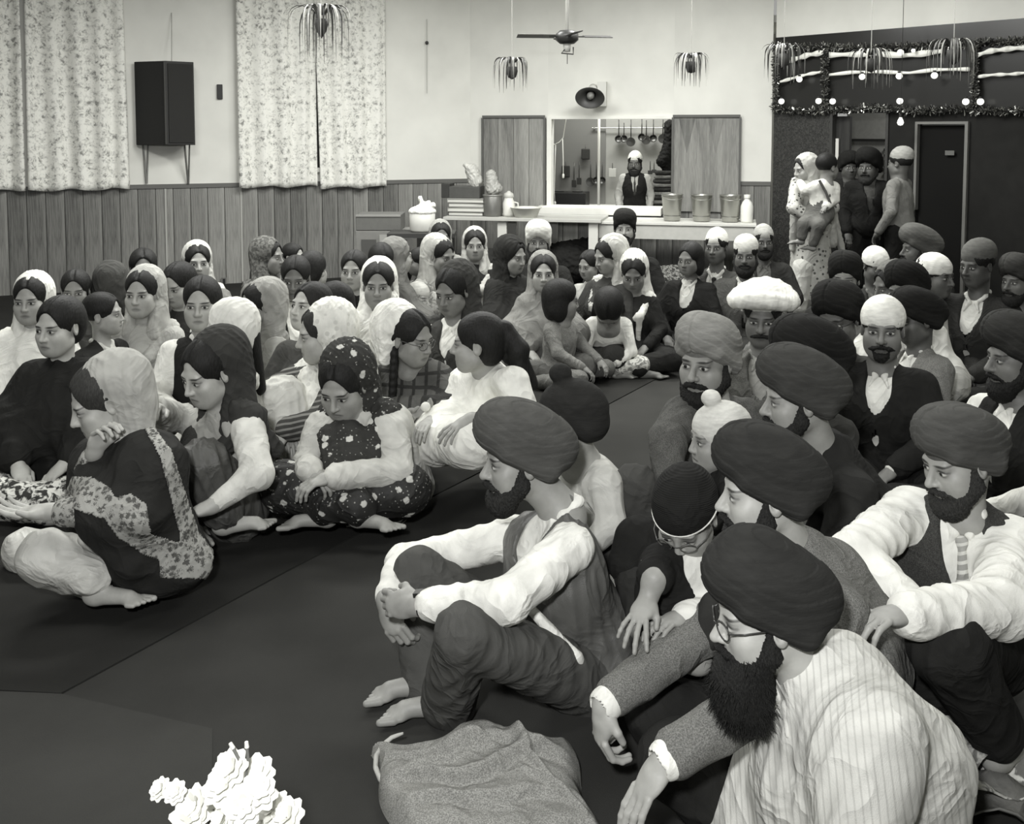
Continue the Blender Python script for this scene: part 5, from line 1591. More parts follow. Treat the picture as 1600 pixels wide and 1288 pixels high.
def sit(label, px, py, face=0, body=None, pitch=5, z=.78, kind='f', hs=1.05, cover=('hood', 200), top=('kameez', 180), low=(90,), pose='cross', tone=160,
        group=None, hair=None, beard=None, roll=0, glasses=None, hands=None, dy=0.0, extra=None, stub=0.0, under=None, s=None, feet=True, Y=None, t2=None):
    """a seated person whose head centre is seen at (px, py) at height z over the floor"""
    body = face * .6 if body is None else body
    hw = onz(px, py, z) if Y is None else at(px, py, Y)
    if Y is not None: z = hw[2]
    s = s or (z / .78 if pose in ('cross', 'sides') else z / .80 if pose == 'kneeup' else z / .66 if pose == 'bow' else z / 1.55)
    if pose == 'stand': s = z / 1.55
    fem = kind == 'f' or (kind == 'c')
    J = skeleton(pose, s, fem)
    by = viewyaw(body, hw[0], hw[1]); fy = viewyaw(face, hw[0], hw[1])
    hl = {'cross': V(0, -.045, .78), 'sides': V(0, -.05, .78), 'kneeup': V(0, -.11, .80), 'bow': V(0, -.36, .66), 'stand': V(0, -.02, 1.55)}[pose] * s
    R = rotz(by)
    loc = V(hw[0], hw[1], 0) - R @ V(hl[0], hl[1], 0)
    J = {k_: R @ v_ for k_, v_ in J.items()}
    if hl[2] != z: pass
    hc = R @ V(hl[0], hl[1], 0) + V(0, 0, z)
    # the neck runs to the skull base wherever the head has been put
    p = Person(label, (loc[0], loc[1], 0), J, hc, fy, math.radians(pitch), math.radians(roll), hs, s, kind, group, px=max(hw[1], 1.5) / F, tone=tone, stubble=stub)
    hsd = {}
    for sd in 'LR':
        hsd[sd] = dict(n=(0, 0, -1), curl=.6)
    p.body(hand_spec=hsd, feet=feet)
    if cover:
        c0 = cover[0]
        if c0 == 'hood':
            p.hair(hair or 'long')
            p.hood(cover[1], cover[2] if len(cover) > 2 else 'plain', back=cover[3] if len(cover) > 3 else .02, t2=t2)
        elif c0 == 'hair': p.hair(cover[1], cover[2] if len(cover) > 2 else 34)
        elif c0 == 'turban':
            p.turban(cover[1], 'turban', cover[2] if len(cover) > 2 else .95, under=under)
        else:
            p.hair('short'); p.turban(cover[1], c0)
    if beard: p.beard(beard)
    if glasses is not None: p.glasses(glasses)
    dress(p, top, low, pose, s)
    return p

H = lambda t, kd='plain', b=.02: ('hood', t, kd, b)
# --- women and children on the left, back rows first
sit('woman at the far left edge in a white shawl drawn over her head', 48, 470, -20, cover=H(225), top=('shawl', 228), low=(200,))
sit('dark-haired girl seated against the panelling between two dark-headed women at far left', 118, 455, -10, pitch=8, hs=.95, cover=('hair', 'long'), top=('kameez', 70), low=(60,), tone=130)
sit('woman with her back turned, wearing a dark grey head cloth, by the panelling', 176, 446, 165, cover=H(72, 'plain', .0), top=('kameez', 60), low=(60,))
sit('woman in dark veil half hidden behind the pale-veiled one with folded arms', 224, 420, 0, cover=('hair', 'long'), top=('kameez', 64), low=(60,), tone=125)
sit('woman in a pale thin veil sitting upright against the panelling under the speaker', 309, 411, 5, pitch=4, cover=H(186), top=('kameez', 120), low=(110,))
sit('dark-haired girl looking down behind the woman in the black waistcoat', 279, 446, -38, pitch=18, cover=('hair', 'bun'), top=('kameez', 55), low=(50,), tone=170)
sit('woman in a pale gauzy veil and light dress, turned to the left with arms folded', 222, 460, -22, pitch=3, hs=1.1, cover=H(172), top=('kameez', 172), low=(150,), tone=168)
sit('child in profile with short dark hair, white collar and dark coat', 163, 493, 72, body=50, pitch=0, z=.70, kind='c', hs=.98, cover=('hair', 'short'), top=('suit', 46, 225, 190), low=(50,), tone=160)
sit('woman wrapped in a black shawl looking to the left edge', 92, 512, -42, body=-20, pitch=6, hs=1.12, cover=('hair', 'bun'), top=('shawl', 38), low=(60, 'print'), tone=175)
sit('woman with a centre parting in black waistcoat and white sleeves', 315, 476, -12, body=0, pitch=4, hs=1.15, cover=('hair', 'long'), top=('vest', 36, 226, None), low=(120,), tone=168)
sit('woman in a long white veil, turned away behind the one in the dark scarf', 357, 517, -105, body=-90, cover=H(226, 'plain', -.01), top=('kameez', 205), low=(190,), tone=170)
sit('child in a light grey veil seen in profile by the panelling', 404, 478, -70, body=-50, pitch=10, z=.68, kind='c', hs=1.08, cover=H(150), top=('kameez', 170), low=(200,), tone=135)
sit('woman in a dark hood in profile, seated by the panelling right of the socket', 421, 402, 62, body=40, cover=H(78, 'print', .0), top=('shawl', 120), low=(80,), tone=130, t2=110)
sit('small child peeping over beside the dark-hooded woman in profile', 459, 402, 55, body=40, hs=.85, z=.72, kind='c', cover=('hair', 'short'), top=('kameez', 90), low=(70,), tone=160)
sit('woman with long loose dark hair seen from behind near the cartons', 489, 424, 150, cover=('hair', 'long'), top=('kameez', 140), low=(70,))
sit('dark-faced girl with short black hair and white scarf round her neck', 462, 436, -10, pitch=12, cover=('hair', 'short'), top=('shawl', 216), low=(90,), tone=112, kind='c', hs=1.12, z=.76)
sit('woman craning her face up in a charcoal sweater', 484, 481, -48, body=-30, pitch=-8, cover=('hair', 'long'), top=('sweater', 70), low=(70,), tone=178)
sit('dark-haired girl turned away behind the white-veiled woman in the striped sweater', 520, 478, -130, body=-120, cover=('hair', 'long'), top=('kameez', 90, 'print', 150), low=(60,), tone=170, z=.74)
sit('young woman with loose black hair and a black polo-neck', 553, 424, -16, pitch=3, cover=('hair', 'long'), top=('sweater', 34), low=(40,), tone=150)
sit('woman with only her black hair showing behind the old woman in white', 596, 410, 10, pitch=20, cover=('hair', 'bun'), top=('kameez', 150, 'print', 60), low=(60,), z=.76)
sit('woman with a long grey veil seen from behind, in front of the cartons', 622, 402, 120, body=110, cover=H(120, 'plain', .0), top=('shawl', 96), low=(70,))
sit('dark child in profile between the grey veil and the gauzy one', 654, 410, -75, body=-60, hs=.9, z=.68, kind='c', cover=('hair', 'short'), top=('kameez', 100, 'print', 60), low=(60,), tone=110)
sit('old woman wrapped in a plain white shawl facing the lens', 591, 447, -4, body=0, pitch=4, hs=1.12, cover=('hood', 234, 'plain', .035), hair='bun', top=('shawl', 232), low=(150,), tone=148)
sit('woman in a gauzy cream veil looking down to the right near the white pot', 689, 400, 48, body=30, pitch=16, cover=H(176), top=('kameez', 110, 'print', 150), low=(80,), tone=130)
sit('woman with grey hair under a thin veil, just below the white pot', 689, 371, 6, hs=1.0, cover=H(150, 'plain', .03), top=('kameez', 70), low=(60,), tone=110, z=.80)
sit('hooded baby with its round pale head on the lap of its mother', 656, 467, 40, z=.48, kind='c', hs=.95, cover=('crochet', 190), top=('kameez', 150), low=(120,), tone=150, s=.55)
sit('woman in a dark veil with white sleeves bending her head to the left', 707, 456, -34, body=-20, pitch=18, hs=1.12, cover=H(62, 'plain', .03), top=('vest', 66, 232, None), low=(215,), tone=125)
sit('woman in a pale scarf and dark coat facing the lens below the long table', 742, 384, 2, pitch=4, hs=1.02, cover=H(184, 'plain', .03), top=('kameez', 44), low=(40,), tone=140)
sit('woman in a dark coat and hood with a white band, in profile to the right', 800, 401, 52, body=40, pitch=12, hs=1.08, cover=H(44, 'plain', -.005), top=('shawl', 40), low=(40,), tone=140)
sit('bearded man in a white turban and dark jacket below the hatch', 841, 379, -2, pitch=2, kind='m', hs=1.02, cover=('turban', 226, 1.0), top=('suit', 40, 150, None), low=(36,), tone=120, beard='full', z=.82)
sit('young woman facing the lens with a long grey shawl from her head to her lap', 849, 428, 2, pitch=3, z=.70, hs=1.08, cover=('hood', 132, 'plain', .03), top=('shawl', 124), low=(90,), tone=158)
sit('bearded man in a dark turban sitting highest, against the white table apron', 976, 358, -2, pitch=2, kind='m', hs=.98, cover=('turban', 40, .90), top=('sweater', 34), low=(34,), tone=150, beard='full', z=.92)
sit('mother in a gauzy cream veil bending to the left over her child', 950, 401, -58, body=-40, pitch=18, cover=H(178), top=('kameez', 60), low=(50,), tone=145)
sit('small child held in front of the mother in the cream veil', 921, 415, -42, body=-40, pitch=14, hs=.92, z=.66, kind='c', cover=('hair', 'short'), top=('kameez', 170), low=(60,), tone=140)
sit('woman with her head bowed in a white scarf over black sleeves', 990, 428, -4, body=0, pitch=24, z=.67, hs=1.08, cover=H(218), top=('kameez', 36), low=(40,), tone=118)
sit('boy in a grey pullover with his back half turned, kneeling beside the shawled woman', 878, 470, 105, body=60, pitch=8, z=.56, kind='c', hs=1.14, cover=('hair', 'bob'), top=('sweater', 118, 'tweed'), low=(104, 'tweed'), tone=130, pose='sides')
sit('girl in a white blouse bowing so low that only her black plaited hair shows', 951, 482, 0, body=0, pitch=78, z=.48, kind='c', hs=1.2, cover=('hair', 'braid'), top=('shirt', 228), low=(140, 'print'), tone=140, pose='bow')
# --- men on the right, back rows first
sit('boy with tousled hair in a dark coat behind the seated men in caps', 1078, 406, -30, pitch=8, kind='c', hs=1.02, cover=('hair', 'bob'), top=('suit', 34, 190, None), low=(34,), tone=110, z=.74)
sit('man in a white cap and grey suit leaning with a pale scarf round his neck', 1119, 387, -18, pitch=4, kind='m', hs=1.0, cover=('tallcap', 220), top=('suit', 78, 205, 50), low=(50,), tone=100, z=.82)
sit('man half hidden at the corner of the white table with a pointed pale cap', 1193, 378, 10, kind='m', hs=.98, cover=('tallcap', 160), top=('suit', 44, 90, None), low=(40,), tone=80, beard='full')
sit('bearded man in a pale cap, grey jacket and dark tie, below the table end', 1165, 400, -4, pitch=4, kind='m', hs=1.05, cover=('cap', 205), top=('suit', 84, 205, 34, 'tweed'), low=(60,), tone=95, beard='full')
sit('man in a dark turban directly below the standing mother', 1320, 437, -6, pitch=3, kind='m', hs=1.08, cover=('turban', 36, .90), top=('suit', 40, 120, None), low=(36,), tone=138, beard='moustache', under=190)
sit('man in a white knitted cap with his head bowed away', 1368, 416, 30, pitch=20, kind='m', hs=1.0, cover=('crochet', 225), top=('suit', 56, 110, None), low=(40,), tone=90)
sit('person in a fuzzy grey shawl pulled over the head among the men', 1392, 448, -55, pitch=14, kind='f', hs=1.05, cover=H(104, 'tweed', .0), top=('shawl', 84, 'tweed'), low=(60,), tone=105)
sit('man in a grey turban facing left in front of the closed dark door', 1434, 390, -70, body=-40, pitch=4, kind='m', hs=1.1, cover=('turban', 86, .90), top=('suit', 40, 190, None), low=(34,), tone=90, beard='full', z=.86)
sit('man in a white head cloth, his dark face in profile to the right', 1462, 432, 58, body=30, pitch=6, kind='m', hs=1.12, cover=('crochet', 222), top=('suit', 58, 200, None), low=(44,), tone=95)
sit('man in a patterned hat with a white collar at the right edge of the group', 1527, 415, -40, body=-20, pitch=10, kind='m', hs=1.1, cover=('cap', 92), top=('suit', 50, 215, None), low=(40,), tone=84, z=.86)
sit('dark figure beyond the right edge beside the patterned hat', 1592, 440, -40, kind='m', hs=1.05, cover=('turban', 60, .90), top=('suit', 54, 120, None), low=(40,), tone=100, beard='full')
sit('man in a black turban and moustache partly behind the fuzzy shawl', 1415, 457, -30, pitch=6, kind='m', hs=1.12, cover=('turban', 32, .90), top=('shawl', 196), low=(40,), tone=110, beard='moustache', under=150)
sit('moustached man in a white hat with a wide rolled brim', 1192, 497, -5, body=-5, pitch=10, kind='m', hs=1.12, cover=('rollhat', 232), top=('suit', 104, 150, None, 'tweed'), low=(60,), tone=108, beard='moustache')
sit('man in a black turban and spectacles looking down to the left', 1309, 497, -22, body=-30, pitch=16, kind='m', hs=1.18, cover=('turban', 34, .90), top=('suit', 98, 222, None), low=(50,), tone=105, beard='moustache', glasses=50, under=120)
sit('man in a dark turban and light grey jacket, mostly hidden behind the leather jacket', 1432, 500, -60, body=-50, pitch=10, kind='m', hs=1.05, cover=('turban', 34, .9), top=('suit', 122, 214, None, 'tweed'), low=(60,), tone=90, z=.72)
sit('man with a beard in white cap, white shirt and black leather jacket, hands together', 1379, 515, -2, body=-8, pitch=3, kind='m', hs=1.18, cover=('crochet', 228), top=('suit', 36, 232, None), low=(40,), tone=118, beard='goatee', stub=.35)
sit('man beyond the right edge in a dark waistcoat with white sleeves', 1588, 560, -60, body=-40, pitch=6, kind='m', hs=1.15, cover=('turban', 50, .90), top=('vest', 34, 232, None), low=(40,), tone=120, beard='full')
sit('man of whom only the black turban crown shows behind the large grey one', 1262, 572, -55, body=-50, pitch=8, kind='m', hs=1.2, cover=('turban', 34, 1.0), top=('suit', 70, 150, None), low=(40,), tone=120, beard='full', z=.75)

# ------------------------------------------------------------------ the people in the foreground, joint by joint
def hero(label, pel, joints, head, yaw, pitch=5, roll=0, kind='m', hs=1.05, s=1.0, tone=165, stub=0.0):
    """joints: name -> (px, py, depth)"""
    base = at(*pel); loc = V(base[0], base[1], 0)
    J = {'pel': base - loc}
    for k_, v_ in joints.items(): J[k_] = (at(*v_) if len(v_) == 3 else onz(v_[0], v_[1], v_[3])) - loc
    hc = at(*head) - loc
    w = hc + loc
    return Person(label, loc, J, hc, viewyaw(yaw, w[0], w[1]), math.radians(pitch), math.radians(roll), hs, s, kind, None, px=w[1] / F, tone=tone, stubble=stub)
def vdir(p, a, b):
    """direction between two joints"""
    return p.J[b] - p.J[a]

# man in the leather waistcoat, arms round his knees
p = hero('barefoot man in grey turban, leather waistcoat and white shirt, hugging his knees', (925, 1045, 3.02),
    dict(chest=(868, 905, 3.0), neck=(880, 798, 3.0), shL=(892, 856, 2.86), shR=(815, 838, 3.14), elL=(792, 940, 2.66), wrL=(652, 946, 2.72), elR=(632, 880, 3.14), wrR=(604, 940, 2.92),
         hipL=(922, 1066, 2.93), hipR=(905, 1062, 3.12), knL=(724, 990, 2.60), anL=(698, 1108, 2.84), knR=(655, 895, 3.02), anR=(672, 1088, 2.95)),
    (811, 720, 3.0), -76, 6, hs=1.07, tone=150)
loc = p.loc
p.J['toeR'] = p.J['anR'] + V(-.19, -.055, -.08); p.J['toeL'] = p.J['anL'] + V(-.19, -.04, -.08)
p.body(arm_from=.55, hand_spec={'L': dict(d=(-1, .35, -.12), n=(.25, .9, -.35), curl=.9, side=-1), 'R': dict(d=(.38, -.5, -.85), n=(.3, .85, -.2), curl=.8, side=1)})
p.turban(80, 'turban', 1.0, under=70); p.beard('full', 40)
top = torso_prims(p.J, 1, .006) + [cap(p.J['shL'], p.J['elL'], .070, .060, k=.04), cap(p.J['elL'], lerp(p.J['elL'], p.J['wrL'], .84), .062, .048, k=.02),
      cap(p.J['shR'], p.J['elR'], .066, .058, k=.04), cap(p.J['elR'], lerp(p.J['elR'], p.J['wrR'], .85), .058, .046, k=.02)]
p.garment('shirt', top, 234, amp=.007, wl=.10); p.collar(238); p.tie(150, 'print')
p.garment('waistcoat', torso_prims(p.J, 1, .022) + p.vneck(.060, .34) + [cap(p.J['pel'] + V(-.02, 0, -.02), p.J['pel'] + V(.02, 0, .10), .16, .15, k=.05)], 92, 'plain', None, amp=.007, wl=.12, rough=.42)
p.garment('trousers', leg_prims(p.J, 1, .012, flare=.025, end=.90) + [ell(p.J['pel'] + V(-.04, 0, -.02), (.17, .16, .125), k=.05)], 84, amp=.007, wl=.11)
p.garment('shirt_tail', [cap(at(832, 955, 2.80) - loc, at(900, 1030, 2.80) - loc, .016, .020, k=.02), cap(at(900, 1030, 2.80) - loc, at(938, 1085, 2.83) - loc, .018, .006, k=.02)], 234, amp=.002)
m = MB(); w_ = lerp(p.J['elL'], p.J['wrL'], .95); dd = nrm(p.J['wrL'] - p.J['elL']); u_ = nrm(np.cross(dd, V(0, 0, 1))); v_ = np.cross(dd, u_)
m.tube([w_ + .031 * (u_ * math.cos(a_) + v_ * math.sin(a_)) for a_ in np.linspace(0, 2 * PI, 17)], .006, 6, caps=False)
m.box(w_ - .0 * u_ + v_ * -.033, (.03, .03, .012), np.stack([dd, u_, v_], 1)); m.build('wrist_watch', plain('watch', 60, .3, .5), p.root, smooth=False)

# boy behind him
p = hero('boy in a black head cloth with topknot, turned away behind the man in the waistcoat', (925, 850, 3.55),
    dict(chest=(925, 775, 3.5), neck=(908, 715, 3.45), shL=(945, 755, 3.35), shR=(890, 745, 3.6), elL=(955, 820, 3.3), wrL=(925, 850, 3.3), elR=(870, 800, 3.6), wrR=(850, 840, 3.5),
         hipL=(935, 855, 3.45), hipR=(910, 855, 3.6), knL=(880, 860, 3.35), anL=(920, 880, 3.3), knR=(850, 850, 3.6), anR=(880, 880, 3.5)), (888, 662, 3.42), -112, 4, kind='c', hs=1.16, s=.85, tone=168)
p.body(); p.hair('short'); p.turban(42, 'patka', 1.0)
p.garment('shirt', torso_prims(p.J, .85, .012) + sleeve_prims(p.J, .85, .012), 196, amp=.005); p.garment('trousers', leg_prims(p.J, .85, .01), 60)

# man in spectacles, long beard, striped shirt
p = hero('long-bearded man in spectacles, dark turban and pale striped shirt in the near corner', (1325, 1500, 2.12),
    dict(chest=(1300, 1235, 2.08), neck=(1268, 1062, 2.07), shL=(1368, 1150, 1.92), shR=(1225, 1120, 2.26), elL=(1330, 1380, 1.80), wrL=(1170, 1400, 1.85), elR=(1150, 1330, 2.2), wrR=(1080, 1400, 2.15),
         hipL=(1340, 1540, 2.05), hipR=(1310, 1530, 2.2), knL=(1100, 1420, 1.95), anL=(1200, 1560, 2.0), knR=(1080, 1400, 2.3), anR=(1150, 1520, 2.3)), (1193, 963, 2.07), -72, 9, hs=1.02, tone=172)
p.body(); p.turban(46, 'turban', .93, extra=[ell((0, .012, .142), (.056, .076, .046), R=rotx(-.5), k=.01)]); p.beard('long', 30); p.glasses(60, big=1.1)
J = p.J; loc = p.loc
p.garment('shirt', torso_prims(J, 1, .03, False, .02) + [cap(J['shL'], J['elL'], .085, .075, k=.08), cap(J['elL'], J['wrL'], .07, .05, k=.03), cap(J['shR'], J['elR'], .08, .07, k=.06),
     cap(J['neck'] + V(.02, 0, -.02), lerp(J['shL'], J['chest'], .3), .07, .11, k=.08), cap(at(1330, 1050, 2.1) - loc, at(1430, 1200, 2.05) - loc, .07, .10, k=.1), cap(at(1430, 1200, 2.05) - loc, at(1420, 1400, 2.05) - loc, .10, .12, k=.08)], 214, 'pinstripe', 168, amp=.009, wl=.13)
p.collar(214); p.garment('trousers', leg_prims(J, 1, .012), 50)
# loose beard hairs
def beard_hair(p, n, seed, t=30):
    r = np.random.default_rng(seed); v = []; f = []
    for i in range(n):
        a_ = r.uniform(-PI * .75, PI * .75); z_ = r.uniform(-.215, -.05); k_ = math.sqrt(max(.05, 1 - max(0, (-z_ - .15) / .075) ** 2))
        q = V(math.sin(a_) * .064 * k_, -.064 - math.cos(a_) * .056 * k_, z_)
        if q[1] < -.085 and z_ > -.085: continue
        if z_ > -.10: q[0] = np.sign(q[0]) * max(abs(q[0]), .045); q[1] = -.03 - r.uniform(0, .04)
        d_ = nrm(V(math.sin(a_) * .6 + r.normal() * .5, -math.cos(a_) * .6 + r.normal() * .4, -1.0 + r.normal() * .3)) * r.uniform(.015, .042)
        s_ = nrm(np.cross(d_, r.normal(size=3))) * .0006
        mid = q + d_ * .55 + r.normal(size=3) * .003
        b_ = len(v); v += [q - s_, q + s_, mid + s_, mid - s_, q + d_]; f += [(b_, b_ + 1, b_ + 2, b_ + 3), (b_ + 3, b_ + 2, b_ + 4)]
    P = p.head_to(np.array(v)); m = MB(); m.add(P, f); o = m.build('beard_hairs', beard_mat(t), p.root); o['kind'] = 'stuff'
beard_hair(p, 5200, 3)

# man in the tweed jacket behind him
p = hero('man in dark turban and tweed jacket with white cuffs, arms stretched over his knees', (1320, 1150, 2.62),
    dict(chest=(1290, 1015, 2.56), neck=(1238, 868, 2.50), shL=(1312, 960, 2.34), shR=(1180, 930, 2.70), elL=(1200, 1085, 2.16), wrL=(1040, 1188, 2.06), elR=(1098, 985, 2.62), wrR=(944, 1102, 2.42),
         hipL=(1310, 1210, 2.5), hipR=(1300, 1190, 2.72), knL=(1060, 1190, 2.30), anL=(1180, 1330, 2.3), knR=(1030, 1110, 2.62), anR=(1120, 1260, 2.6)), (1192, 770, 2.46), -76, 6, hs=1.04, tone=172)
J = p.J; loc = p.loc
p.body(arm_from=.7, hand_spec={'R': dict(d=(-.12, -.1, -1), n=(.5, .2, .0), curl=.75, side=1), 'L': dict(d=(-.62, -.2, -.75), n=(.5, .2, -.5), curl=.25, side=-1)})
p.turban(48, 'turban', .91); p.beard('full', 34)
p.garment('jacket', torso_prims(J, 1, .030) + sleeve_prims(J, 1, .016, end=.88) + [cap(J['neck'] + V(.03, .0, -.01), lerp(J['shL'], J['pel'], .35), .06, .12, k=.08), cap(at(1300, 900, 2.58) - loc, at(1345, 1030, 2.58) - loc, .09, .12, k=.1)], 112, 'tweed', amp=.006, wl=.14)
for sd in 'LR':
    a_, b_ = lerp(J['el' + sd], J['wr' + sd], .80), lerp(J['el' + sd], J['wr' + sd], .985)
    p.garment('cuff', [cap(a_, b_, .040, .042, k=.01), cap(b_, b_ + (b_ - a_) * .5, .03, .03, k=.004, op=-1)], 236, amp=0, h=.005)
p.collar(232); p.garment('trousers', leg_prims(J, 1, .030) + [cap(J['hipL'], J['hipR'], .14, k=.05)], 40, amp=.008, wl=.12)
m = MB()
for i in range(3):
    q = at(1090 + 8.5 * i, 1168 - 4 * i, 2.055) - loc; m.lathe([(0, .006), (.006, .005), (.007, 0), (.005, -.004)], q, 10, rotx(PI / 2))
m.build('sleeve_buttons', plain('button', 40, .4), p.root)

# man in the waistcoat at the right
p = hero('man in grey turban, dark waistcoat and patterned tie, white sleeves round his knees', (1510, 985, 2.95),
    dict(chest=(1490, 880, 2.86), neck=(1502, 795, 2.80), shL=(1580, 850, 2.78), shR=(1420, 800, 2.86), elL=(1560, 950, 2.50), wrL=(1412, 962, 2.34), elR=(1335, 865, 2.68), wrR=(1440, 960, 2.52),
         hipL=(1540, 1010, 2.85), hipR=(1470, 1000, 2.9), knL=(1480, 1010, 2.40), anL=(1560, 1150, 2.5), knR=(1390, 960, 2.60), anR=(1470, 1080, 2.6)), (1498, 720, 2.76), -50, 18, hs=1.02, tone=158)
J = p.J; loc = p.loc
p.body(); p.turban(76, 'turban', .85, under=90); p.beard('full', 46)
p.garment('shirt', torso_prims(J, 1, .006) + [cap(J['shL'], J['elL'], .078, .074, k=.05), cap(J['elL'], lerp(J['elL'], J['wrL'], .95), .074, .056, k=.03), cap(J['shR'], J['elR'], .072, .064, k=.05), cap(J['elR'], lerp(J['elR'], J['wrR'], .8), .062, .05, k=.03)], 236, amp=.009, wl=.11)
p.collar(238); p.tie(170, 'stripe')
p.garment('waistcoat', torso_prims(J, 1, .024) + p.vneck(.055, .26), 66, 'tweed', amp=.005, wl=.14)
p.garment('trousers', leg_prims(J, 1, .030) + [cap(J['hipL'], J['hipR'], .13, k=.05)], 38, amp=.006)
m = MB(); R_ = chest_frame(J)
for i in range(4):
    q = J['neck'] + R_ @ V(.012, -.152 - .004 * i, -.26 - .07 * i); m.lathe([(0, -.008), (.009, -.006), (.010, 0), (.006, .006)], q, 12, R_ @ rotx(-PI / 2) @ rotx(PI))
m.build('waistcoat_buttons', plain('button', 34, .4), p.root)

# man in dark suit, large turban
p = hero('man in very large dark grey turban and dark suit, in profile among the men', (1325, 905, 3.35),
    dict(chest=(1308, 825, 3.26), neck=(1285, 712, 3.18), shL=(1335, 775, 3.02), shR=(1240, 755, 3.36), elL=(1310, 870, 2.95), wrL=(1210, 900, 2.95), elR=(1210, 850, 3.3), wrR=(1150, 890, 3.2),
         hipL=(1330, 935, 3.2), hipR=(1310, 930, 3.4), knL=(1160, 900, 3.1), anL=(1250, 960, 3.1), knR=(1130, 890, 3.45), anR=(1200, 940, 3.4)), (1246, 625, 3.14), -74, 7, hs=1.05, tone=150)
p.body(); p.turban(62, 'turban', .91); p.beard('full', 36)
p.garment('shirt', torso_prims(p.J, 1, .010), 190); p.collar(214)
p.garment('jacket', torso_prims(p.J, 1, .032) + sleeve_prims(p.J, 1, .018, end=.92) + p.vneck(.06, .3) + [cap(at(1300, 715, 3.2) - p.loc, at(1352, 800, 3.2) - p.loc, .07, .10, k=.1)], 40, amp=.006); p.garment('trousers', leg_prims(p.J, 1, .014), 44)

# man in light turban, three-quarter view
p = hero('bearded man in a pale grey turban, grey suit and black tie, leaning on one arm', (1112, 838, 3.90),
    dict(chest=(1108, 705, 3.80), neck=(1112, 628, 3.76), shL=(1166, 655, 3.78), shR=(1066, 650, 3.70), elL=(1172, 730, 3.65), wrL=(1120, 780, 3.5), elR=(1042, 690, 3.52), wrR=(1046, 752, 3.40),
         hipL=(1135, 850, 3.85), hipR=(1095, 850, 3.85), knL=(1150, 800, 3.5), anL=(1120, 870, 3.5), knR=(992, 765, 3.42), anR=(1020, 860, 3.4)), (1104, 566, 3.72), -27, 6, hs=1.15, tone=145)
p.body(hand_spec={'R': dict(d=(.1, -.2, -1), n=(.2, .9, 0), curl=.5)}); p.turban(140, 'turban', .88, under=110); p.beard('full', 32)
p.garment('shirt', torso_prims(p.J, 1, .008) + sleeve_prims(p.J, 1, .004), 226); p.collar(232); p.tie(34)
p.garment('jacket', torso_prims(p.J, 1, .026) + sleeve_prims(p.J, 1, .020, end=.95) + p.vneck(.05, .32), 84, 'tweed', amp=.007); p.garment('trousers', leg_prims(p.J, 1, .020), 72, amp=.008)

# boy in a white head cloth
p = hero('boy in a white knotted head cloth and dark top with pale piping, in profile', (1130, 860, 3.4),
    dict(chest=(1125, 790, 3.35), neck=(1122, 732, 3.32), shL=(1155, 755, 3.18), shR=(1092, 750, 3.42), elL=(1150, 820, 3.1), wrL=(1090, 850, 3.1), elR=(1070, 810, 3.4), wrR=(1050, 850, 3.3),
         hipL=(1140, 875, 3.3), hipR=(1120, 870, 3.45), knL=(1050, 870, 3.2), anL=(1100, 900, 3.15), knR=(1040, 860, 3.5), anR=(1080, 890, 3.4)), (1121, 687, 3.3), -66, 4, kind='c', hs=.95, s=.8, tone=150)
p.body(); p.turban(206, 'patka')
p.garment('top', torso_prims(p.J, .8, .012) + sleeve_prims(p.J, .8, .014), 36); p.garment('trousers', leg_prims(p.J, .8, .012), 36)
p.collar(225)

# child in a black cap looking down
p = hero('child in black peaked cap and spectacles looking down, one hand on the carpet', (1085, 985, 2.85),
    dict(chest=(1078, 925, 2.80), neck=(1078, 868, 2.78), shL=(1125, 890, 2.8), shR=(1030, 885, 2.72), elL=(1130, 950, 2.7), wrL=(1070, 965, 2.62), elR=(1022, 905, 2.62), wrR=(1012, 938, 2.60),
         hipL=(1105, 990, 2.85), hipR=(1065, 990, 2.85), knL=(1130, 960, 2.6), anL=(1090, 1010, 2.6), knR=(995, 905, 2.95), anR=(1000, 960, 2.9)), (1072, 808, 2.76), -18, 36, kind='c', hs=1.02, s=.82, tone=150)
p.body(bare_arms='R', hand_spec={'R': dict(d=(-.35, -.6, -.25), n=(0, 0, -1), curl=.3, side=1, spread=.7)}); p.hair('short'); p.glasses(90)
p.garment('shirt', torso_prims(p.J, .82, .014) + sleeve_prims(p.J, .82, .012, 'L') + [cap(p.J['shR'], lerp(p.J['shR'], p.J['elR'], .5), .05, .05, k=.03)], 222); p.collar(228)
p.garment('jacket', torso_prims(p.J, .82, .028) + p.vneck(.065, .4) + [cap(p.J['shR'], lerp(p.J['shR'], p.J['elR'], .8), .056, .05, k=.03)] + [cap(at(1000, 850, 3.0) - p.loc, at(985, 880, 2.98) - p.loc, .085, .07, k=.05)], 34)
p.headpart('cap', [ell((0, .018, .047), (.088, .107, .098)), ell((0, -.02, -.042), (.14, .16, .085), k=.006, op=-1)], cloth(33, 'knit'))
m = MB(); m.tube([p.head_to(V(.088 * math.sin(a_), .02 - .108 * math.cos(a_), .040)[None])[0] for a_ in np.linspace(-1.5, 1.5, 15)], .0035, 6); m.build('cap_piping', cloth(225), p.root, smooth=True)
p.garment('trousers', leg_prims(p.J, .82, .012), 50)

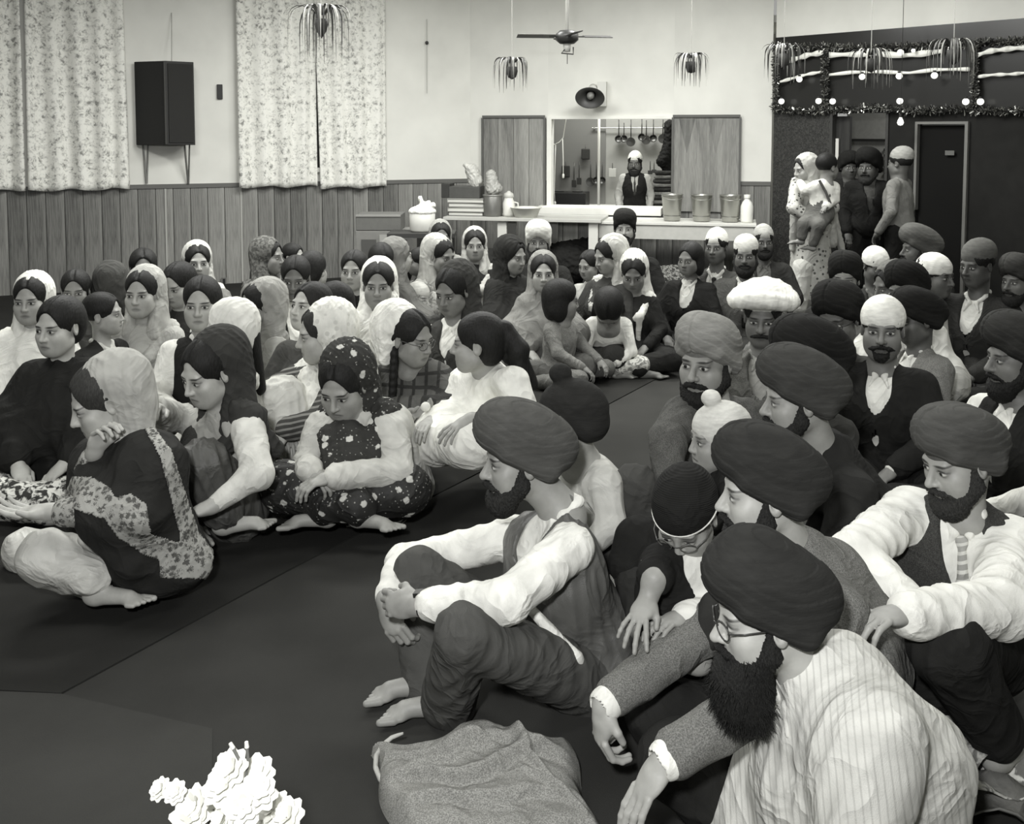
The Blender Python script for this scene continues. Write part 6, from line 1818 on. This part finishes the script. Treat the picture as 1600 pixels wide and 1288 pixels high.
# -------- women in the foreground left
# woman in the shawl
p = hero('woman in profile in a pale hood and dark shawl with a wide paisley border', (205, 895, 3.78),
    dict(chest=(190, 775, 3.72), neck=(185, 690, 3.68), shL=(235, 730, 3.48), shR=(150, 725, 3.86), elL=(195, 800, 3.38), wrL=(75, 800, 3.40), elR=(120, 790, 3.75), wrR=(148, 705, 3.52),
         hipL=(210, 900, 3.65), hipR=(190, 895, 3.9), knL=(70, 870, 3.45), anL=(150, 905, 3.42), knR=(40, 860, 3.85), anR=(110, 900, 3.75)), (160, 628, 3.62), -80, 22, kind='f', hs=1.14, s=1.0, tone=178)
J = p.J; loc = p.loc
p.body(hand_spec={'R': dict(d=(.3, -.2, .8), n=(.6, -.4, .1), curl=.7, side=1), 'L': dict(d=(-1, 0, .0), n=(0, -.2, 1), curl=.3, side=-1)}, arm_from=.35); p.hair('bun', 60); p.hood(172, 'plain', back=.025)
shp = [cap(J['neck'] + V(0, .02, -.02), J['shL'], .08, .10, k=.08), cap(J['neck'] + V(0, .02, -.02), J['shR'], .08, .09, k=.08), cap(J['chest'], J['pel'] + V(0, 0, .02), .16, .20, k=.1),
     cap(J['shL'], at(265, 870, 3.55) - loc, .10, .12, k=.08), cap(J['shL'], J['elL'] + V(.05, 0, 0), .09, .09, k=.08), cap(at(205, 892, 3.5) - loc, at(292, 880, 3.55) - loc, .08, .08, k=.08),
     cap(J['shR'], at(135, 800, 3.7) - loc, .08, .07, k=.08), cap(at(150, 745, 3.55) - loc, at(165, 800, 3.42) - loc, .08, .09, k=.08), cap(at(165, 800, 3.42) - loc, at(200, 870, 3.42) - loc, .09, .07, k=.08)]
fs = folds(77, .0075, .21, (1, 1, .45))
P, Q = polygonise(shp, .0085, fs); mesh_obj('shawl', (P, Q), cloth(46), p.root)
# the woven border: the same cloth surface inside the border's outline, a few millimetres proud
BORD = [(216, 650), (236, 661), (268, 703), (294, 781), (311, 830), (335, 862), (330, 905), (249, 905), (249, 877), (223, 866), (183, 840), (164, 813), (112, 795), (112, 745), (141, 745), (170, 761), (180, 778), (203, 771), (229, 787), (236, 836), (281, 849), (280, 830), (265, 768), (249, 712), (230, 676)]
P, Q = polygonise(shp, .0055, lambda P_, n_: fs(P_, n_) + .005)
W_ = P + loc - V(0, 0, CAMZ)
zc = W_[:, 1] * CP - W_[:, 2] * SP
px_ = PPX + F * W_[:, 0] / zc; py_ = PPY - F * (W_[:, 1] * SP + W_[:, 2] * CP) / zc
ins = np.zeros(len(P), bool); n_ = len(BORD)
for i in range(n_):
    (x1, y1), (x2, y2) = BORD[i], BORD[(i + 1) % n_]
    c_ = ((y1 > py_) != (y2 > py_)) & (px_ < (x2 - x1) * (py_ - y1) / (y2 - y1 + 1e-9) + x1); ins ^= c_
nn = vnormals(P, Q); ins &= (nn[:, 1] < .25)
Q = Q[ins[Q].sum(1) >= 3]; used = np.unique(Q); rm = np.full(len(P), -1); rm[used] = np.arange(len(used))
o = mesh_obj('shawl_border', (P[used], rm[Q]), cloth(92, 'paisley', 168), p.root); o['label'] = 'woven paisley border of the shawl'
so = o.modifiers.new('solid', 'SOLIDIFY'); so.thickness = .004; so.offset = -1
p.garment('salwar', leg_prims(J, 1, .022) + [cap(J['knL'], at(150, 905, 3.5) - loc, .075, .06, k=.06)], 206, amp=.010, wl=.16, rough=.5)
p.garment('sleeve', [cap(J['elL'], lerp(J['elL'], J['wrL'], .75), .065, .05, k=.02)], 92, 'paisley', 168)
p.garment('sleeve', [cap(J['elR'], lerp(J['elR'], J['wrR'], .86), .055, .044, k=.02)], 92, 'paisley', 168)

# woman in the dark scarf
p = hero('woman in a dark plain scarf bending forward, one pale sleeve reaching to the floor', (350, 790, 4.28),
    dict(chest=(350, 715, 4.16), neck=(348, 650, 4.06), shL=(388, 672, 3.98), shR=(300, 655, 4.22), elL=(402, 740, 3.82), wrL=(330, 792, 3.72), elR=(262, 650, 4.1), wrR=(245, 640, 3.9),
         hipL=(370, 800, 4.15), hipR=(330, 795, 4.3), knL=(318, 728, 3.90), anL=(350, 800, 3.92), knR=(285, 730, 4.15), anR=(300, 800, 4.0)), (326, 583, 4.02), -54, 20, kind='f', hs=1.13, s=1.0, tone=176)
J = p.J; loc = p.loc
p.body(hand_spec={'L': dict(d=(-.8, -.3, -.2), n=(0, 0, -1), curl=.3, side=-1)}); p.hair('bun'); p.hood(60, 'plain', back=.03, extra=[cap(at(375, 640, 4.0) - loc, at(425, 700, 4.05) - loc, .05, .045, k=.03)])
p.garment('kameez', torso_prims(J, 1, .02, True) + [cap(J['shR'], J['elR'], .06, .06, k=.04), cap(J['elR'], J['wrR'], .06, .05, k=.03)], 176, amp=.006)
p.garment('sleeve', [cap(J['shL'], J['elL'], .070, .060, k=.03), cap(J['elL'], lerp(J['elL'], J['wrL'], .9), .060, .034, k=.03)], 218, amp=.005)
p.garment('tabard', [ell(J['chest'] + V(-.03, -.04, 0), (.15, .10, .20), k=.04), cap(J['chest'], J['pel'], .14, .15, k=.06)], 62, 'tweed', amp=.005)
p.garment('skirt', leg_prims(J, 1, .04), 84, amp=.012, wl=.10, rough=.45)

# girl in the flowered scarf
p = hero('girl in a long flowered scarf and pale cardigan looking down at her lap', (548, 768, 4.42),
    dict(chest=(560, 690, 4.34), neck=(556, 640, 4.28), shL=(612, 668, 4.22), shR=(502, 668, 4.34), elL=(622, 738, 4.10), wrL=(520, 745, 3.98), elR=(480, 730, 4.20), wrR=(485, 735, 4.02),
         hipL=(575, 775, 4.35), hipR=(520, 775, 4.4), knL=(630, 765, 4.12), anL=(510, 790, 4.05), knR=(445, 760, 4.15), anR=(560, 790, 4.0)), (536, 604, 4.22), -26, 26, kind='f', hs=1.16, s=.98, tone=160)
J = p.J; loc = p.loc
p.body(hand_spec={'L': dict(d=(-.8, -.3, -.15), n=(0, .2, -1), curl=.5, side=-1), 'R': dict(d=(.6, -.3, -.3), n=(0, .3, -1), curl=.6, side=1)}); p.hair('bun')
p.hood(58, 'floral', t2=205, back=.022, f=1.06, extra=[cap(at(512, 682, 4.16) - loc, at(524, 728, 4.08) - loc, .045, .05, k=.04), cap(at(560, 690, 4.16) - loc, at(558, 728, 4.08) - loc, .05, .05, k=.04), cap(at(540, 678, 4.19) - loc, at(545, 716, 4.09) - loc, .07, .06, k=.04), cap(at(596, 640, 4.26) - loc, at(588, 712, 4.14) - loc, .045, .045, k=.04)])
p.garment('cardigan', torso_prims(J, 1, .02, True) + sleeve_prims(J, 1, .018, end=.95) + [cap(J['shL'] + V(.0, .08, 0), at(648, 760, 4.45) - loc, .08, .09, k=.06)], 202, amp=.007)
p.garment('skirt', leg_prims(J, 1, .035, end=1.0) + [cap(J['knL'], J['knR'], .075, k=.08), cap(J['hipL'] + V(.06, 0, 0), J['hipR'], .15, k=.06), cap(J['hipL'], J['knL'] + V(.02, .05, -.02), .14, .08, k=.06)], 42, 'floral', 200, amp=.008, wl=.12, rough=.6)

# woman in the white scarf and striped sweater
p = hero('woman in large white scarf and dark striped sweater, hands round her raised knee', (515, 700, 5.0),
    dict(chest=(500, 630, 4.92), neck=(505, 572, 4.86), shL=(530, 605, 4.70), shR=(465, 592, 5.02), elL=(500, 660, 4.55), wrL=(445, 672, 4.50), elR=(410, 620, 4.85), wrR=(440, 668, 4.62),
         hipL=(520, 710, 4.9), hipR=(500, 705, 5.1), knL=(440, 625, 4.68), anL=(470, 715, 4.62), knR=(420, 640, 4.92), anR=(430, 705, 4.8)), (502, 524, 4.80), -80, 8, kind='f', hs=1.14, s=1.0, tone=165)
J = p.J; loc = p.loc
p.body(hand_spec={'L': dict(d=(-.4, -.4, -.7), n=(.3, .6, 0), curl=.6, side=-1)}); p.hair('bun', 50); p.hood(226, 'dots', t2=205, f=1.08, back=.015, extra=[cap(at(485, 590, 4.8) - loc, at(500, 640, 4.66) - loc, .06, .06, k=.03), cap(J['neck'] + V(0, 0, .06), J['neck'] + V(.08, .03, .02), .07, .06, k=.04)])
p.garment('sweater', torso_prims(J, 1, .016, True) + sleeve_prims(J, 1, .02, end=.92), 68, 'stripe', 128)
p.garment('salwar', leg_prims(J, 1, .05, end=1.0) + [cap(J['knL'], J['knR'], .07, k=.05)], 214, amp=.010, wl=.09)

# girl in spectacles with plaits
p = hero('girl in spectacles and checked dress, white scarf slipped back over her plaits', (645, 660, 4.95),
    dict(chest=(652, 605, 4.86), neck=(645, 572, 4.80), shL=(690, 592, 4.85), shR=(600, 592, 4.86), elL=(705, 635, 4.62), wrL=(668, 640, 4.50), elR=(600, 640, 4.75), wrR=(640, 645, 4.52),
         hipL=(665, 670, 4.9), hipR=(630, 670, 4.9), knL=(715, 665, 4.6), anL=(640, 690, 4.5), knR=(600, 670, 4.6), anR=(670, 690, 4.5)), (642, 530, 4.74), 52, 12, kind='f', hs=1.10, s=.88, tone=140)
J = p.J; loc = p.loc
p.body(hand_spec={'L': dict(d=(-.7, -.3, -.2), n=(0, .3, -1), curl=.8, side=-1), 'R': dict(d=(.7, -.3, .0), n=(0, .2, 1), curl=.8, side=1)}); p.hair('braid'); p.glasses(90)
P, Q = polygonise(hood_prims('hood', 1.04, .055)[:2] + [cap((-.05, .09, -.02), (-.07, .07, -.10), .04, .03, k=.03), ell((0, -.10, -.012), (.085, .135, .15), k=.014, op=-1)], p.hh * 1.4 / p.hs, folds(5, .004, .05))
mesh_obj('headscarf', (p.head_to(P), Q), cloth(236), p.root)
p.garment('dress', torso_prims(J, .88, .02, True) + sleeve_prims(J, .88, .022, end=.8) + [cap(J['pel'], lerp(J['knL'], J['knR'], .5), .16, .14, k=.08)], 86, 'plaid', 40, amp=.006)
m = MB(); m.lathe([(.022 * math.sin(t), -.022 * math.cos(t)) for t in np.linspace(0.02, PI - .02, 9)], at(665, 636, 4.44) - loc, 14)
m.build('held_sweet', plain('sweet_white', 220), p.root, smooth=True)

# girl in white with a ponytail
p = hero('girl in a white dress with a long dark ponytail, face turned away to the left', (770, 680, 4.75),
    dict(chest=(772, 625, 4.68), neck=(762, 575, 4.62), shL=(800, 600, 4.45), shR=(725, 600, 4.78), elL=(820, 655, 4.40), wrL=(735, 655, 4.22), elR=(700, 645, 4.6), wrR=(672, 660, 4.4),
         hipL=(785, 690, 4.6), hipR=(750, 690, 4.8), knL=(700, 690, 4.35), anL=(780, 705, 4.25), knR=(680, 690, 4.6), anR=(740, 705, 4.5)), (745, 538, 4.56), -98, 4, kind='f', hs=1.13, s=.9, tone=158)
J = p.J; loc = p.loc
p.body(hand_spec={'L': dict(d=(-.75, -.35, -.3), n=(0, .2, -1), curl=.35, side=-1, spread=.6)}, arm_from=.45); p.hair('pony')
p.garment('ponytail', [cap(at(785, 520, 4.60) - loc, at(800, 545, 4.58) - loc, .06, .065, k=.03), cap(at(800, 545, 4.58) - loc, at(830, 600, 4.62) - loc, .06, .035, k=.03)], 40, amp=.005, mat=hair_mat(38))
p.garment('dress', torso_prims(J, .95, .02, True) + sleeve_prims(J, .95, .03, end=.35) + [cap(J['pel'] + V(0, 0, .02), at(690, 680, 4.5) - loc, .17, .13, k=.08), cap(at(680, 690, 4.4) - loc, at(735, 690, 4.25) - loc, .10, .10, k=.08), cap(at(800, 690, 4.6) - loc, at(735, 690, 4.25) - loc, .14, .10, k=.08)], 238, amp=.008, wl=.10)

# -------- standing figures
p = hero('standing mother in a pale veil and flowered tunic holding a child on her hip', (1268, 345, 9.0),
    dict(chest=(1270, 300, 8.98), neck=(1264, 282, 8.98), shL=(1290, 290, 9.0), shR=(1246, 292, 8.9), elL=(1300, 325, 8.85), wrL=(1268, 338, 8.75), elR=(1240, 325, 8.75), wrR=(1270, 340, 8.7),
         hipL=(1282, 365, 9.0), hipR=(1258, 365, 8.95), knL=(1280, 420, 8.95), anL=(1282, 472, 9.0), knR=(1255, 420, 8.9), anR=(1248, 480, 8.85)), (1257, 265, 8.93), -55, 14, kind='f', hs=1.0, s=.9, tone=150)
J = p.J; loc = p.loc
p.body(feet=False); p.hair('long'); p.hood(168, 'plain', extra=[cap(J['shL'], at(1318, 400, 9.1) - loc, .05, .03, k=.04), cap(J['shR'], at(1238, 390, 8.95) - loc, .06, .03, k=.04), cap(J['shL'], at(1300, 380, 8.95) - loc, .07, .05, k=.04)])
p.garment('tunic', torso_prims(J, .9, .02, True) + sleeve_prims(J, .9, .02, end=.9) + [cap(J['pel'], at(1265, 452, 9.0) - loc, .16, .19, k=.06), cap(at(1250, 450, 8.95) - loc, at(1284, 450, 8.95) - loc, .07, k=.05), cap(J['chest'], J['pel'], .15, .17, k=.05)], 178, 'dots', 84, amp=.008, wl=.14)
p.garment('salwar', [cap(J['knR'], J['anR'], .10, .07, k=.03), cap(J['knL'], J['anL'], .10, .07, k=.03)], 196, amp=.006)
p = hero('small dark-haired child in dungarees carried on the arm of the standing mother', (1280, 332, 8.62),
    dict(chest=(1286, 305, 8.62), neck=(1290, 284, 8.62), shL=(1304, 293, 8.66), shR=(1274, 291, 8.56), elL=(1304, 312, 8.6), wrL=(1292, 322, 8.5), elR=(1258, 298, 8.62), wrR=(1250, 286, 8.72),
         hipL=(1290, 335, 8.62), hipR=(1272, 336, 8.6), knL=(1280, 352, 8.45), anL=(1270, 382, 8.5), knR=(1256, 350, 8.55), anR=(1252, 372, 8.55)), (1293, 262, 8.64), 140, 2, kind='c', hs=.98, s=.62, tone=120)
p.body(); p.hair('short', 28)
p.garment('shirt', torso_prims(p.J, .62, .02) + sleeve_prims(p.J, .62, .02), 212); p.garment('dungarees', leg_prims(p.J, .62, .024) + [cap(p.J['pel'], p.J['chest'], .115, .10, k=.04)], 92)
m = MB(); m.tube([at(x, y, 8.50) - p.loc for x, y in ((1280, 282), (1290, 300), (1298, 320))], .012, 5); m.build('brace_strap', cloth(90), p.root)

def stander(label, head, yaw, body, kind, hs, cov, top, low, tone, beard=None, pitch=4):
    h = at(*head); s = h[2] / 1.55
    J = skeleton('stand', s); R = rotz(viewyaw(body, h[0], h[1])); J = {k_: R @ v_ for k_, v_ in J.items()}
    p = Person(label, (h[0], h[1], 0), J, V(0, 0, h[2]), viewyaw(yaw, h[0], h[1]), math.radians(pitch), 0, hs, s, kind, None, px=h[1] / F, tone=tone)
    p.body()
    if cov[0] == 'turban': p.turban(cov[1], 'turban', .98)
    else: p.hair('short'); p.turban(cov[1], cov[0])
    if beard: p.beard(beard)
    dress(p, top, low, 'stand', s)
    return p
stander('man standing in the entrance in a black turban and long black coat', (1357, 262, 9.5), -20, 10, 'm', 1.12, ('turban', 26), ('suit', 26, 60, None), (26,), 70, 'full')
stander('man standing beside him in a pale cap and grey shirt, seen from behind', (1406, 256, 9.3), -120, -110, 'm', 1.08, ('cap', 150), ('shirt', 122), (30,), 90)
stander('dim figure standing in the doorway behind the man in the black turban', (1326, 262, 10.3), 20, 0, 'm', 1.0, ('turban', 30), ('suit', 32, 50, None), (30,), 70)
kp = onB(992, 256, -.75)
p = stander('man in white cap, dark waistcoat and tie with folded arms inside the kitchen', (992, 256, kp[1]), -8, 0, 'm', 1.08, ('tallcap', 215), ('vest', 34, 168, 60), (34,), 84, 'full')
